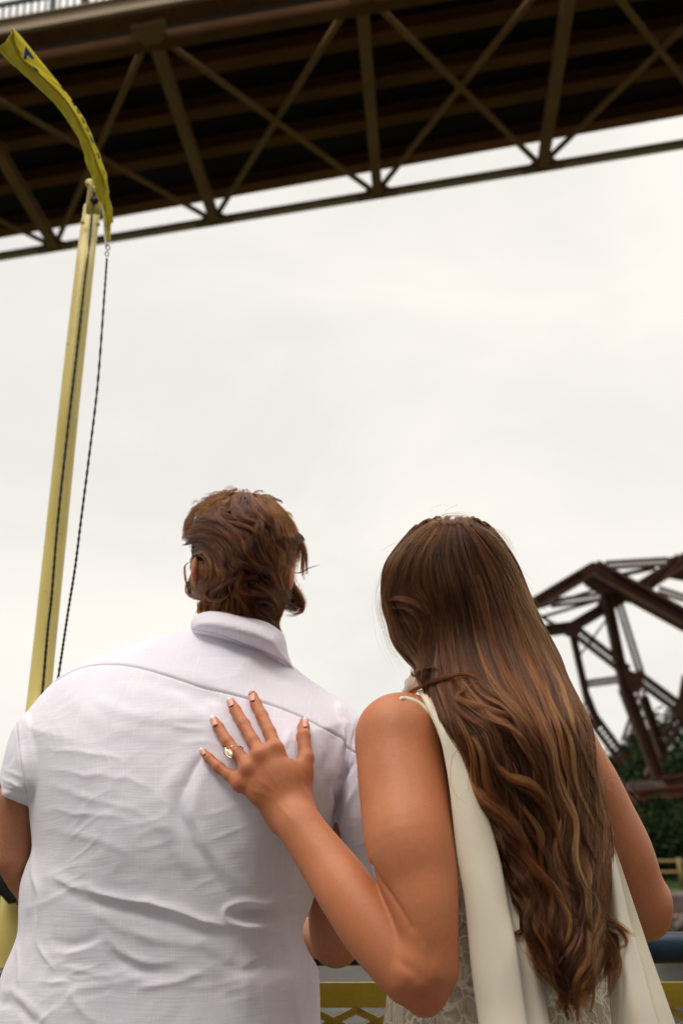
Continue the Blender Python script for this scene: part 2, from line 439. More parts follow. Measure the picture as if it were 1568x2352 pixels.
# far bank: riprap, lawn and a rise behind it
m = mat('bank_ground', (0.05, 0.09, 0.02), 0.95); g = G(m); co = g.coord(); f = g.noise(co, 0.35, 5, 0.6); f2 = g.noise(co, 3.0, 5, 0.7)
grass = g.mix(f2, (0.035, 0.070, 0.014), (0.075, 0.12, 0.028)); grass = g.mix(g.ramp(f, [(0.4, (0, 0, 0)), (0.6, (1, 1, 1))]), grass, (0.05, 0.08, 0.02))
sp = g.n('ShaderNodeSeparateXYZ'); g.l(co, sp.inputs[0]); mr = g.math('ADD', sp.outputs[2], g.math('MULTIPLY', f2, 0.5))
g.color(g.mix(g.ramp(mr, [(0.10, (0, 0, 0)), (0.5, (1, 1, 1))]), (0.12, 0.095, 0.075), grass)); g.bump(f2, 0.6, 0.08)
prof = [(37.5, -2.6), (39, -1.3), (41, -0.4), (43, 0.05), (48, 0.9), (58, 2.1), (66, 2.9), (80, 3.6), (110, 4.5), (160, 5.5), (400, 7)]
V = []; nx = 121
for (yy, zz) in prof:
    for i in range(nx):
        xx = -300+600*i/(nx-1); wob = 1.2*math.sin(xx*.11)+.7*math.sin(xx*.31+1)
        V.append((xx, yy+wob*(1 if yy < 60 else 2), zz+(0.25*math.sin(xx*.23+yy) if yy > 45 else 0)))
F = [(r*nx+i, r*nx+i+1, (r+1)*nx+i+1, (r+1)*nx+i) for r in range(len(prof)-1) for i in range(nx-1)]
bank = mesh('river_bank', V, F, m, base=(0, 37.5, 0)); tagit(bank, kind='structure')
def bank_z(x, y):
    for (a, za), (b, zb) in zip(prof[:-1], prof[1:]):
        if a <= y <= b: return za+(zb-za)*(y-a)/(b-a)
    return 16

# boat deck underfoot
m = noisy('deck_paint', (0.09, 0.085, 0.08), (0.14, 0.13, 0.12), 3, 0.5, 0.2, 0.003)
mb = MB(); n = 24
st = [(-2.1+4.2*i/n) for i in range(n+1)]
mb.prism([(-2.6, -4, -0.06), (2.6, -4, -0.06), (2.6, 1.72, -0.06), (-2.6, 1.72, -0.06)], (0, 0, 1), 0.12)
tagit(mb.build('boat_deck', m, base=(0, 0, -.12)), kind='structure')
mb = MB(); mb.prism([(-2.58, -4, -1.0), (2.58, -4, -1.0), (2.58, 1.70, -1.0), (-2.58, 1.70, -1.0)], (0, 0, 1), 1.74)
tagit(mb.build('boat_hull', mat('hull_navy', (0.012, 0.025, 0.05), 0.4), base=(0, 0, -1.87)), 'dark navy boat hull carrying the deck under the couple, beside the river water', 'boat')

# ------------------------------------------------------------------ overhead road bridge
HB = EYE+20.0; ZT = HB+1.25
up = np.array([0, 0, 1.0])
f1 = onz(128, 568, HB); f4 = onz(1245, 384, HB); cdir = (f4-f1); sp_ = np.linalg.norm(cdir)/3; cdir /= np.linalg.norm(cdir)
fn = [onz(-250, 634, HB), f1, onz(490, 501, HB), onz(865, 439, HB), f4]
ts = [np.dot(p-f1, cdir) for p in fn]
fn = [f1+cdir*t for t in (ts[1]-sp_*1.0, 0, ts[2], ts[3], ts[4])]
for _ in range(2): fn.append(fn[-1]+cdir*sp_*1.02)
fn.insert(0, fn[0]-cdir*sp_)
sv = onz(343, 62, HB)-onz(490, 501, HB)                   # one strut, far chord to near chord
b = empty('road_bridge', tuple(f1*np.array([1, 1, 1])), 'tan steel road bridge passing overhead with cross braced dark underside', 'bridge')
A = fn[0]-cdir*6; B_ = fn[-1]+cdir*6
mb = MB(); mb.ibeam(A, B_, 0.22, 0.20, 0.03); mb.build('bottom_chord', M['steel_pale'], b)  # paler paint than the struts: glow on the chord put into its colour
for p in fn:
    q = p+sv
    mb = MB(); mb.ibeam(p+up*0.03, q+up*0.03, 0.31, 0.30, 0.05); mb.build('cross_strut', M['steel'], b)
    mb = MB(); c = p
    for sgn in (1, -1):
        mb.prism([c+cdir*0.16*sgn-up*0, c+cdir*0.45*sgn, c+cdir*0.45*sgn+sv*0.022, c+cdir*0.2*sgn+sv*0.06], up, 0.03)
    mb.prism([c-cdir*.62-sv*.012, c+cdir*.62-sv*.012, c+cdir*.62+sv*.01, c-cdir*.62+sv*.01], up, 0.24)
    mb.build('gusset_plate', M['steel'], b)
    mb = MB(); c = q+sv*.05
    mb.prism([c-cdir*.45, c+cdir*.45, c+cdir*.45-sv*.02, c+cdir*.22-sv*.08, c-cdir*.22-sv*.08, c-cdir*.45-sv*.02], up, 0.34)
    mb.build('gusset_plate', M['steel'], b)
for i in range(len(fn)-1):
    for a_, b_ in ((fn[i], fn[i+1]+sv), (fn[i+1], fn[i]+sv)):
        mb = MB(); dz = up*(0.11 if a_ is fn[i] else 0.0); mb.bar(a_+dz, b_+dz, 0.155, 0.08); mb.build('cross_brace', M['steel'], b)
# floor: stringers and slab above the bracing plane; lines read at the left and right of the frame
def zline(v0, v1, z, u0=0, u1=784):
    a = onz(u0, v0, z); c = onz(u1, v1, z); t = (c-a)/np.linalg.norm(c-a); return a-t*25, c+t*45
lines = [(535, 395), (438, 298), (341, 207), (240, 105), (140, 8)]
Ls = [zline(v0, v1, ZT-.21) for v0, v1 in lines]; Ls = [(a+up*.21, c+up*.21) for a, c in Ls]
for i, (a, c) in enumerate(Ls):
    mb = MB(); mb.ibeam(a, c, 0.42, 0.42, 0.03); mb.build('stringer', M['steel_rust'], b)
a, c = Ls[0]; a2, c2 = onz(0, 82, HB), onz(439, 3, HB); t2 = (c2-a2)/np.linalg.norm(c2-a2); n0, n1 = a2-t2*25, c2+t2*45
_a, _c = zline(541, 400, ZT-.2); a, c = _a, _c
zz = up*(ZT+0.34)
flat = lambda p: np.array([p[0], p[1], 0])
ofs = sv*0.0
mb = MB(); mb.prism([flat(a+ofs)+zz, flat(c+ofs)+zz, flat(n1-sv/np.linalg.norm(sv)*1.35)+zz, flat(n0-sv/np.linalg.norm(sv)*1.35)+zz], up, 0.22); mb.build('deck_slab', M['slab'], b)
mb = MB(); e_ = flat(a-sv*.012); e2 = flat(c-sv*.012); mb.bar(e_+up*(ZT+.14), e2+up*(ZT+.14), 0.1, 0.68); mb.build('edge_girder', M['steel_rust'], b)
# near side: pale fascia girder, pipe, riveted soffit
FH = 0.34
mb = MB(); mb.bar(n0+up*(FH/2+.02), n1+up*(FH/2+.02), 0.12, FH); mb.bar(n0+up*(FH+.035), n1+up*(FH+.035), 0.3, 0.03); mb.build('fascia_girder', M['steel_pale'], b)
inw = -sv/np.linalg.norm(sv)
mb = MB(); mb.prism([n0+inw*.07, n1+inw*.07, n1+inw*.5, n0+inw*.5], up, 0.05)
for k in range(110):
    q = n0+(n1-n0)*(k/110); mb.bar(q+inw*.12-up*.05, q+inw*.36-up*.05, 0.10, 0.05)
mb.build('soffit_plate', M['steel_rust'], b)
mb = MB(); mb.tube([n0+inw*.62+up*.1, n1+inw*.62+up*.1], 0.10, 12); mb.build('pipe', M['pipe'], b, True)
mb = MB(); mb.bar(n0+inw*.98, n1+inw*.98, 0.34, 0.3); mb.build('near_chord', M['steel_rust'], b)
# railing above the fascia
top = up*(FH+.05); Lr = np.linalg.norm(n1-n0); rail = empty('bridge_railing', tuple(n0), 'green balustrade railing along the top edge of the overhead bridge', 'railing')
mb = MB(); mb.bar(n0+top+up*.08, n1+top+up*.08, 0.08, 0.08); mb.bar(n0+top+up*.62, n1+top+up*.62, 0.09, 0.10); mb.bar(n0+top+up*1.05, n1+top+up*1.05, 0.05, 0.05)
mb.build('rail_bar', M['railgreen'], rail)
i0 = np.dot(onz(-30, 88, HB)-n0, t2); mbb = MB()
k = 0; x = i0
while x < i0+9:
    q = n0+t2*x+top
    if k % 9 == 0: mb = MB(); mb.bar(q, q+up*1.12, 0.12, 0.12, t2); mb.build('post', M['railgreen'], rail)
    else: mb = MB(); mb.bar(q+up*.1, q+up*.6, 0.03, 0.05, t2); mb.build('baluster', M['railgreen'], rail)
    x += 0.19; k += 1
def up_member(u0, v0, u1, v1, wd, nm):
    a = onz(u0, v0, HB+.4); # on the deck edge
    q = a+t2*((u1-u0)*0.0095)+up*((v0-v1)*0.0125)
    mb = MB(); mb.bar(a, q, wd, wd*.6, sv); mb.build(nm, M['steel_rust'], b)
for args in ((205, 38, 172, -70, 0.13, 'truss_diagonal'), (258, 30, 330, -60, 0.22, 'truss_diagonal'), (300, 22, 250, -70, 0.2, 'truss_diagonal')): up_member(*args)
q = fn[2]+sv; mb = MB(); mb.bar(q+up*.0, q+up*3, 0.5, 0.3, sv); mb.build('truss_post', M['steel_pale'], b)

# ------------------------------------------------------------------ railway truss bridge on the right
DN, DF = 46.0, 53.0
def z1(x, y): return 1191.7+.24*x, 1241.9+.24*y
def z2(x, y): return 1191.7+.24*x, 1568.0+.24*y
tb = empty('railway_bridge', tuple(P(1480, 1985, DN)*np.array([1, 1, 0])), 'old dark brown riveted railway truss bridge with laced struts beyond the river bank', 'bridge')
def seg(p, q, d1, wpx, nm, d2=None, lat=0, hpx=None, mm='truss', ext=0.0):
    d2 = d2 or d1; a = P(*p, d1); c = P(*q, d2); t = c-a; a = a-t*ext; c = c+t*ext; wd = rm(wpx, d1)*1.12
    # the truss lies about square to the view; depth of a member is along +Y
    mb = MB()
    t = (c-a)/np.linalg.norm(c-a); across = np.cross(t, (0, 1, 0)); across /= np.linalg.norm(across)
    if lat: mb.lattice(a, c, wd*.8, across, lat, wd*.22)
    else: mb.ibeam(a, c, wd*.9 if hpx is None else rm(hpx, d1), wd, wd*.18, across)
    return mb.build(nm, M[mm], tb)
A0 = z1(700, 275)
seg(z1(-300, 870), A0, DN, 25, 'end_post'); seg(A0, z1(2100, 1045), DN, 37, 'top_chord')
seg(z1(790, 330), z1(1010, 1420), DN+.2, 20, 'truss_vertical'); seg(z1(1010, 1420), z2(1330, 900), DN+.2, 24, 'truss_vertical')
seg(z1(-60, 900), z1(500, 830), DN+.5, 22, 'truss_strut'); seg(z1(500, 830), z1(1010, 530), DN+.6, 22, 'truss_strut')
seg(z1(1010, 545), z1(1700, 110), DF, 27, 'far_top_chord'); seg(z1(200, 640), z1(780, 450), DN+1, 5, 'brace_rod'); seg(z1(220, 730), z1(770, 565), DN+1.2, 6, 'brace_rod')
seg(z1(300, 600), z1(760, 540), DN+1.5, 17, 'lacing', lat=14); seg(z1(830, 235), z1(1420, 200), DN+2, 17, 'lacing', lat=20)
seg(z1(960, 330), z1(1300, 260), DN+2, 8, 'brace_rod'); seg(z1(1250, 440), z1(1530, 150), DN+3, 16, 'truss_strut'); seg(z1(1330, 470), z1(1700, 590), DF-1, 15, 'lacing', lat=12)
seg(z1(520, 850), z1(1030, 1250), DN+.3, 23, 'laced_diagonal', lat=16); seg(z1(1100, 1280), z1(1560, 1620), DN+.3, 24, 'laced_diagonal', lat=16)
seg(z1(1560, 1620), z1(1900, 1880), DN+.3, 24, 'laced_diagonal', lat=10)
seg(z1(950, 590), z1(1170, 1300), DF, 14, 'lacing', lat=22); seg(z1(500, 850), z1(640, 1480), DN+.4, 13, 'truss_vertical'); seg(z1(640, 1480), z2(760, 420), DN+.4, 14, 'truss_vertical')
seg(z1(630, 1370), z1(980, 1325), DF, 14, 'lacing', lat=18); seg(z1(570, 1110), z1(830, 760), DF, 4, 'brace_rod'); seg(z1(150, 690), z1(430, 860), DN+1.6, 6, 'brace_rod')
seg(z2(600, 200), z2(1010, 760), DN+1, 24, 'laced_diagonal', lat=14); seg(z1(1600, 1290), z2(1540, 270), DN+.5, 16, 'truss_vertical')
seg(z2(1540, 300), z2(1380, 580), DN+.5, 20, 'laced_diagonal', lat=8); seg(z2(1180, 130), z2(1380, 700), DN+1, 17, 'truss_strut')
seg(z2(1180, 60), z2(1010, 560), DF, 15, 'laced_diagonal', lat=12); seg(z2(1360, 560), z2(1240, 900), DF, 18, 'truss_strut'); seg(z2(1560, 360), z2(1900, 800), DN+.5, 22, 'laced_diagonal', lat=10)
mb = MB()
for pts, d in (([z1(560, 300), z1(690, 215), z1(850, 300), z1(980, 480), z1(800, 520), z1(640, 420)], DN), ([z1(420, 850), z1(500, 770), z1(590, 830), z1(540, 930), z1(450, 900)], DN+.5),
               ([z1(780, 500), z1(1040, 470), z1(960, 600), z1(850, 640), z1(740, 660)], DN+.6), ([z1(960, 1200), z1(1150, 1300), z1(1190, 1400), z1(1080, 1480), z1(1000, 1400)], DN+.3),
               ([z2(1450, 230), z2(1600, 200), z2(1620, 340), z2(1500, 370)], DN+.3), ([z1(1420, 170), z1(1700, 140), z1(1700, 400), z1(1350, 330)], DF+.2)):
    mb = MB(); mb.prism([P(*q, d) for q in pts], (0, 1, 0), 0.5); mb.build('gusset_plate', M['truss'], tb)
# floor girders over a stone pier, with dark strips for the shade beneath
seg(z2(1000, 1090), z2(1900, 1000), DN-.5, 22, 'girder_and_shade', mm='truss_red'); seg(z2(900, 1040), z2(1800, 900), DF, 26, 'girder_and_shade', mm='truss')
seg(z2(1000, 1170), z2(1900, 1110), DN+2, 30, 'girder_and_shade', mm='slab'); seg(z2(1000, 1300), z2(1900, 1260), DN+3, 40, 'girder_and_shade', mm='slab')  # near-black strips added where only shade lies under the truss floor
def rock(name, c, r, seed, mt, sq=(1, 1, 0.75), parent=None):
    import bmesh
    bm = bmesh.new(); bmesh.ops.create_icosphere(bm, subdivisions=4, radius=1)
    v = np.array([q.co for q in bm.verts]); F = [tuple(x.index for x in f.verts) for f in bm.faces]; bm.free()
    k = 1+0.28*vnoise(v*1.4+seed*7.3, seed)+0.12*vnoise(v*4+seed, seed+1)+.04*vnoise(v*11, seed+2); v = np.clip(v*k[:, None], -.82, .82)
    return mesh(name, v*np.array(sq)*r+np.array(c), F, mt, parent, True, base=None if parent else (c[0], c[1], c[2]-r*sq[2]*.8))
pc = P(*z2(1250, 900), DN+1); pier = rock('stone_pier', (pc[0], pc[1]+1, 2.0), 1.2, 5, M['stone'], (1.1, .8, 3.0)); tagit(pier, 'weathered brown stone pier carrying the railway truss', 'pier')

# ------------------------------------------------------------------ trees and shore
def leafmat(name, c1, c2):
    m = mat(name, c1, 0.8, Specular_IOR_Level=0.15); g = G(m); oi = g.n('ShaderNodeNewGeometry'); g.color(g.ramp(oi.outputs['Random Per Island'], [(0.0, c1), (1.0, c2)])); return m
M['conifer'] = leafmat('conifer_leaf', (0.006, 0.016, 0.007), (0.018, 0.038, 0.013)); M['broad'] = leafmat('broad_leaf', (0.008, 0.018, 0.005), (0.024, 0.048, 0.011))
def tree(name, x, y, h, r, kind, label, seed, nl=2600, group=None):
    rg = np.random.default_rng(seed); z0 = bank_z(x, y)-.2
    t = empty(name, (x, y, z0), label, 'tree', group)
    mb = MB(); ax = crom([(x, y, z0), (x+.1*r*rg.normal(), y, z0+h*.5), (x+.1*r*rg.normal(), y, z0+h*.94)], 5); mb.tube(ax, np.linspace(h*.022, h*.004, len(ax)), 8)
    limbs = []
    for i in range(26):
        f = rg.uniform(.18, .9); an = rg.uniform(0, 6.28); rr = r*(1-f*.85 if kind == 'c' else .9*math.sqrt(max(0, 1-(2*f-1)**2))); a = np.array([x, y, z0+h*f])
        e = a+np.array([math.cos(an)*rr, math.sin(an)*rr, (-.1 if kind == 'c' else .35)*rr]); limbs.append((a, e)); mb.tube([a, (a+e)/2+(0, 0, .05*rr), e], [h*.006, h*.004, h*.001], 5)
    mb.build('trunk', M['bark'], t, True)
    li = rg.integers(0, len(limbs), nl); f = rg.uniform(.25, 1.05, nl)
    a = np.array([limbs[i][0] for i in li]); e = np.array([limbs[i][1] for i in li]); c = a+(e-a)*f[:, None]+rg.normal(size=(nl, 3))*r*(.10 if kind == 'c' else .17)
    s = r*rg.uniform(.035, .08, nl)[:, None]; d1 = rg.normal(size=(nl, 3)); d1 /= np.linalg.norm(d1, axis=1)[:, None]; d2 = np.cross(d1, rg.normal(size=(nl, 3))); d2 /= np.linalg.norm(d2, axis=1)[:, None]
    V = np.stack([c-d1*s, c+d2*s*.55, c+d1*s, c-d2*s*.55], 1).reshape(-1, 3); F = np.arange(nl*4).reshape(-1, 4)
    mesh('crown', V, F, M['conifer' if kind == 'c' else 'broad'], t, False)
tr = [(1442, 60, 5.9, 1.3, 'c', 'slim dark conifer seen through the left legs of the railway truss'),
      (1475, 66, 6.4, 1.6, 'c', 'taller conifer just right of the stone pier, behind the truss'),
      (1502, 62, 6.9, 1.9, 'c', 'dense conifer between two truss posts with a pointed top'),
      (1550, 58, 5.4, 2.4, 'b', 'rounded leafy tree behind the truss at the right edge'),
      (1600, 64, 7.6, 3.0, 'b', 'big leafy tree cut by the right edge of the photo'),
      (1425, 70, 4.4, 2.4, 'b', 'low leafy tree beside the woman\'s bare right shoulder'),
      (1530, 70, 5.6, 3.2, 'b', 'broad dark tree directly behind the red floor girder'),
      (1480, 75, 5.4, 3.6, 'b', 'wide shady tree behind the stone pier'),
      (1492, 47, 2.6, 1.7, 'b', 'low bush added as dark shade in front of the stone pier'),  # this and the next two bushes are added to fill shadow under the trees
      (1532, 48, 3.0, 2.0, 'b', 'bush added as dark shade under the red floor girder, behind the fence'),
      (1580, 46, 3.2, 2.2, 'b', 'bush added as dark shade at the right edge, above the fence'),
      (8, 62, 3.3, 2.4, 'b', 'dark leafy tree on the far bank past the man\'s left arm'),
      (-45, 66, 3.8, 3.0, 'b', 'leafy tree left of the yellow mast, mostly outside the photo'),
      (45, 68, 3.0, 3.0, 'b', 'low bushy tree hidden largely behind the mast and the man\'s sleeve')]
for i, (u, y, h, r, k, lb) in enumerate(tr):
    q = ony(u, 1985, y); tree('conifer_tree' if k == 'c' else 'leafy_tree', q[0], y, h, r, k, lb, 30+i, 3000 if u > 1400 else 2200, 'trees on the far bank')
labs = ['smooth brown boulder at the waterline right of the woman\'s elbow', 'smaller grey boulder leaning beside the big waterline boulder', 'flat pale boulder at the right edge of the photo', 'low dark boulder half in the river, below the fence']
for i, (u, v, y, r) in enumerate([(1556, 2092, 40, 1.0), (1590, 2100, 40.5, .8), (1575, 2125, 39, .6), (1530, 2125, 39.3, .55)]):
    q = ony(u, v, y); tagit(rock('boulder', q, r, i+3, M['boulder']), labs[i], 'boulder', 'riprap boulders along the bank')
fe = empty('pipe_fence', tuple(ony(1540, 2020, 44)), 'tan pipe fence with two rails crossing the lawn behind the boulders', 'fence')
for v0, v1 in ((1979, 1976), (2004, 2002)):
    a, c = ony(1470, v0, 44.5), ony(1700, v1, 44.5); mb = MB(); mb.tube([a, c], rm(3.4, 46), 10); mb.build('rail', mat('fence_tan', (0.26, 0.17, 0.07), 0.5), fe, True)
for u in (1562, 1668):
    mb = MB(); mb.tube([ony(u-6, 1970, 44.4), ony(u+6, 2045, 44.4)], rm(5, 46), 8); mb.build('post', mat('fence_post_tan', (0.24, 0.17, 0.06), 0.5), fe, True)

# ------------------------------------------------------------------ boat rail in front of the couple
gr = empty('blue_handrail', tuple(P(700, 2200, 1.62)*np.array([1, 1, 0])), 'thick glossy dark blue handrail tube the couple lean on', 'railing')
RA, RB = P(-160, 2188, 1.68), P(1760, 2175, 1.68); RA, RB = RA-(RB-RA)*.45, RB+(RB-RA)*.45
mb = MB(); mb.tube([RA+(RB-RA)*t for t in np.linspace(0, 1, 30)], 0.0247, 24); mb.build('handrail_tube', M['rail_blue'], gr, True)
gy = empty('yellow_rail_panel', tuple(P(700, 2300, 1.64)*np.array([1, 1, 0])), 'yellow painted rail bar with chipped expanded metal mesh below it', 'railing')
YA, YB = P(-160, 2286, 1.72), P(1760, 2284, 1.72); YA, YB = YA-(YB-YA)*.45, YB+(YB-YA)*.45
px = (YB-YA)/np.linalg.norm(YB-YA)
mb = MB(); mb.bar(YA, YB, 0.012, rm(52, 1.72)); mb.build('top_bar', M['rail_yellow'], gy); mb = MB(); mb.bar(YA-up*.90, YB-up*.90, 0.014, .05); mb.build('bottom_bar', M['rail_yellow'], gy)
mb = MB(); cellw, cellh, bw = rm(102, 1.72), rm(46, 1.72), rm(15, 1.72)
y0 = YA-up*rm(20, 1.72); Ltot = np.linalg.norm(YB-YA); nc = int(Ltot/cellw)
ph = np.dot(P(816, 2290, 1.72)-YA, px) % cellw
zdir = np.cross(px, np.cross(up, px)); zdir /= np.linalg.norm(zdir); nrm = np.cross(px, zdir)
for r in range(26):                                     # zigzag strips, a touch of thickness
    for sgn in (0, 1):
        pts = []
        for c in range(2*nc+2):
            xx = ph-cellw+c*cellw/2; yy = -(r*cellh)-cellh*.25-((cellh*.5 if c % 2 else 0) if sgn else (cellh*.5 if c % 2 else cellh))
            pts.append(y0+px*xx+zdir*yy)
        for c in range(len(pts)-1):
            a, q = pts[c], pts[c+1]; t_ = (q-a)*.04; o = nrm*0.0013*(2*(c % 2)+sgn)
            mb.bar(a-t_+o, q+t_+o, 0.004, bw, zdir)
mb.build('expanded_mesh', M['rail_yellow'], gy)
for u in (-760, -60, 640, 1340, 2040):
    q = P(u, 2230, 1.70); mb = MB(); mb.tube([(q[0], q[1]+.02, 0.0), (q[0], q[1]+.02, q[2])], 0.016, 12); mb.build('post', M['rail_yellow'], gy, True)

q = P(20, 2222, 1.60); mb = MB(); mb.tube([q, q-up*.03], .044, 24); mb.tube([q-up*.031, (q[0], q[1], 0)], .03, 20); tagit(mb.build('mast_socket', M['rail_blue'], None, True), 'dark blue round socket the yellow mast stands in', 'socket')
# ------------------------------------------------------------------ mast, halyards and flag
mdp = lambda v: 1.66+(2205-v)/(2205-520)*(2.62-1.66)
mast_pts = [(24, 2218), (42, 2000), (86, 1640), (124, 1280), (160, 930), (192, 640), (201, 560), (212, 480)]
d_of = lambda v, wpx: 0.0455*FPX/wpx
wid = [65, 62.5, 53, 48.5, 45, 41.5, 40, 38.5]
MP = [P(u, v, d_of(v, w_)) for (u, v), w_ in zip(mast_pts, wid)]
MPs = crom(MP, 8)
ms = empty('flag_mast', tuple(MP[0]), 'tall yellow painted mast standing on the boat rail left of the man', 'mast')
foot = MP[0]-up*.004
mb = MB(); mb.tube(np.vstack([[foot], MPs]), 0.0228, 28); mb.build('pole', M['mast'], ms, True)
dt = d_of(0, 40)
def mt(x, y, dd=0.0): return P(172.2*0+156.8+.13333*x, 376.3+.13333*y, dt+dd)
mb = MB(); mb.tube([mt(375, 860), mt(378, 700), mt(395, 480), mt(405, 300)], [.0105, .0105, .0085, .008], 16); mb.build('mast_tip', M['mast'], ms, True)
mb = MB(); mb.tube([mt(500, 860), mt(515, 760), mt(535, 620)], [.0105, .0105, .006], 14); mb.build('side_spar', M['mast'], ms, True)
mb = MB(); q = mt(375, 335); mb.tube([q-np.array([0, .005, 0]), q+np.array([0, .005, 0])], .011, 20); mb.build('truck_cap', M['mast'], ms, True)
mb = MB(); q = mt(470, 640); mb.tube([q-np.array([0, .01, 0]), q+np.array([0, .01, 0])], .012, 16); mb.bar(mt(470, 700), mt(455, 420), .008, .012); mb.build('pulley', M['black'], ms, True)
for (x, y) in ((250, 1010), (520, 1040)):
    mb = MB(); q = mt(x, y); mb.tube([q-np.array([.004, 0, 0]), q+np.array([.004, 0, 0])], .005, 10); mb.build('bolt', M['mast'], ms, True)
for a_, b_ in ((0.66, .012), (0.655, .008)):
    pass
mdv = lambda v: float(np.interp(v, [480, 560, 640, 930, 1280, 1640, 2000, 2218], [d_of(0, x_) for x_ in (38.5, 40, 41.5, 45, 48.5, 53, 62.5, 65)]))-.037
def rope(name, pts, r, label, tw=None):
    p = crom([P(*q) for q in pts], 90); mb = MB(); step = np.linalg.norm(np.diff(p, axis=0), axis=1).mean(); kk = step*2*math.pi/0.021
    mb.tube(p, r, 8, mod=lambda i, an: 1+.2*math.cos(2*an-i*kk)); o = mb.build(name, M['rope'], None, True, base=tuple(p[-1])); tagit(o, label, 'rope'); return o
rope('halyard', [(a_, b_, mdv(b_)) for a_, b_ in ((214, 462), (206, 560), (196, 640), (178, 800), (157, 980), (134, 1192), (119, 1372), (110, 1452), (97, 1602), (66, 1900), (46, 2100))], .0027, 'black twisted rope running down the front of the yellow mast')
rope('flag_line', [(246, 594, 2.35), (240, 680, 2.3), (225, 880, 2.2), (205, 1050, 2.1), (187, 1192, 2.04), (173, 1304, 2.0), (159, 1392, 1.97), (147, 1472, 1.94), (134, 1560, 1.91), (100, 1800, 1.8), (70, 2080, 1.62)], .0024, 'loose black twisted rope hanging from the flag clip, right of the mast')
# snap hook linking flag and line
sh = MB()
for cx_, cy_, rr in ((248, 568, 4.6), (246, 583, 4.0)):
    an = np.linspace(0, 2*math.pi, 20); sh.tube([P(cx_+rr*math.cos(a), cy_+rr*1.35*math.sin(a), 2.35) for a in an], rm(1.5, 2.35), 8)
tagit(sh.build('snap_hook', M['chrome'], None, True), 'worn metal snap hook joining the flag\'s lower corner to its rope', 'hook')
sh = MB()
for cx_, cy_, rr in ((219, 436, 3.2), (225, 449, 3.2)):
    an = np.linspace(0, 2*math.pi, 16); sh.tube([P(cx_+rr*math.cos(a), cy_+rr*1.5*math.sin(a), 2.42) for a in an], rm(1.3, 2.4), 8)
tagit(sh.build('snap_hook', M['chrome'], None, True), 'small metal snap hook holding the flag\'s upper corner at the mast top', 'hook')
# black strap with a metal tab round the foot of the mast
an = np.linspace(0, 2*math.pi, 28); q = (MPs[3]+MPs[5])/2
q = P(36, 2046, 1.66); sb = MB(); sb.tube([q+np.array([.033*math.cos(a), .033*math.sin(a), .022*math.cos(a+2.4)]) for a in an], .012, 10)
sb.tube([P(2, 2000, 1.6), P(12, 2035, 1.6), P(30, 2062, 1.6), P(50, 2058, 1.6), P(64, 2040, 1.6)], [.016, .014, .011, .01, .009], 10)
st_ = sb.build('mooring_strap', M['black'], None, True); tagit(st_, 'black rubber strap tied round the foot of the mast beneath the man\'s elbow', 'strap')
sb = MB(); sb.tube([P(50, 2038, 1.57), P(46, 2056, 1.57), P(42, 2078, 1.57)], [.003, .0038, .0034], 8); sb.build('metal_tab', M['chrome'], st_, True)

# flag
z5 = lambda x, y: (x*.5, y*.5)
Lf = [(-12, 222), (55, 290), (115, 345), (180, 402), (262, 484), (330, 580), (382, 680), (412, 780), (430, 850), (452, 905), (474, 960), (486, 1040), (494, 1105)]
Ff = [(66, 140), (72, 215), (100, 272), (175, 335), (250, 400), (325, 490), (378, 590), (428, 690), (462, 790), (474, 860), (486, 940), (494, 1030), (499, 1108)]
Rf = [(72, 140), (125, 205), (190, 285), (262, 375), (335, 470), (395, 570), (442, 668), (474, 770), (500, 870), (510, 950), (513, 1020), (509, 1070), (503, 1110)]
nn = len(Lf); fd = np.linspace(2.02, 2.36, nn)
Lp = crom([P(*z5(*q), d) for q, d in zip(Lf, fd+.10)], 8); Fp = crom([P(*z5(*q), d) for q, d in zip(Ff, fd)], 8); Rp = crom([P(*z5(*q), d) for q, d in zip(Rf, fd+.06)], 8)
V = []; n_ = len(Lp); nc = 17
for i in range(n_):
    for j in range(nc):
        t = j/(nc-1); p = (Lp[i]*(1-t)**2+2*(Fp[i]*2-.5*(Lp[i]+Rp[i]))*t*(1-t)+Rp[i]*t*t) if False else (Lp[i]*(1-2*t)+Fp[i]*2*t if t < .5 else Fp[i]*(2-2*t)+Rp[i]*(2*t-1))
        wv = .006*math.sin(i*.33+j*.5)+.003*math.sin(i*.9-j*.8); V.append(p+np.array([.3, 1, 0])*wv*min(1, (n_-i)/15))
V = np.array(V); F = [(i*nc+j, i*nc+j+1, (i+1)*nc+j+1, (i+1)*nc+j) for i in range(n_-1) for j in range(nc-1)]
m = mat('flag_cloth', (0.56, 0.43, 0.008), 0.9, Specular_IOR_Level=0.05); g = G(m); co = g.coord(); f = g.noise(co, 30, 4); g.color(g.ramp(f, [(0.3, (0.50, 0.40, 0.02)), (0.7, (0.60, 0.49, 0.03))])); g.bump(g.noise(co, 500, 2), .2, .001)
fl = mesh('flag', V, F, m, None, True, base=tuple(P(247, 560, 2.38))); tagit(fl, 'yellow flag with blue marks twisting upward from the mast top', 'flag')
sm = fl.modifiers.new('t', 'SOLIDIFY'); sm.thickness = .0012
M['flag_blue'] = mat('flag_blue', (0.03, 0.045, 0.22), 0.7)
mb = MB(); vd = np.array([0, -1, .1])
def patch(pts, d): mb = MB(); mb.prism([P(*z5(*q), d) for q in pts], (0, 1, 0), .0016); mb.build('lettering', M['flag_blue'], fl)
patch([(120, 213), (158, 268), (150, 272), (138, 262), (128, 252), (122, 272), (110, 270), (114, 240)], 2.028)
patch([(150, 300), (176, 322), (182, 334), (160, 320)], 2.055)
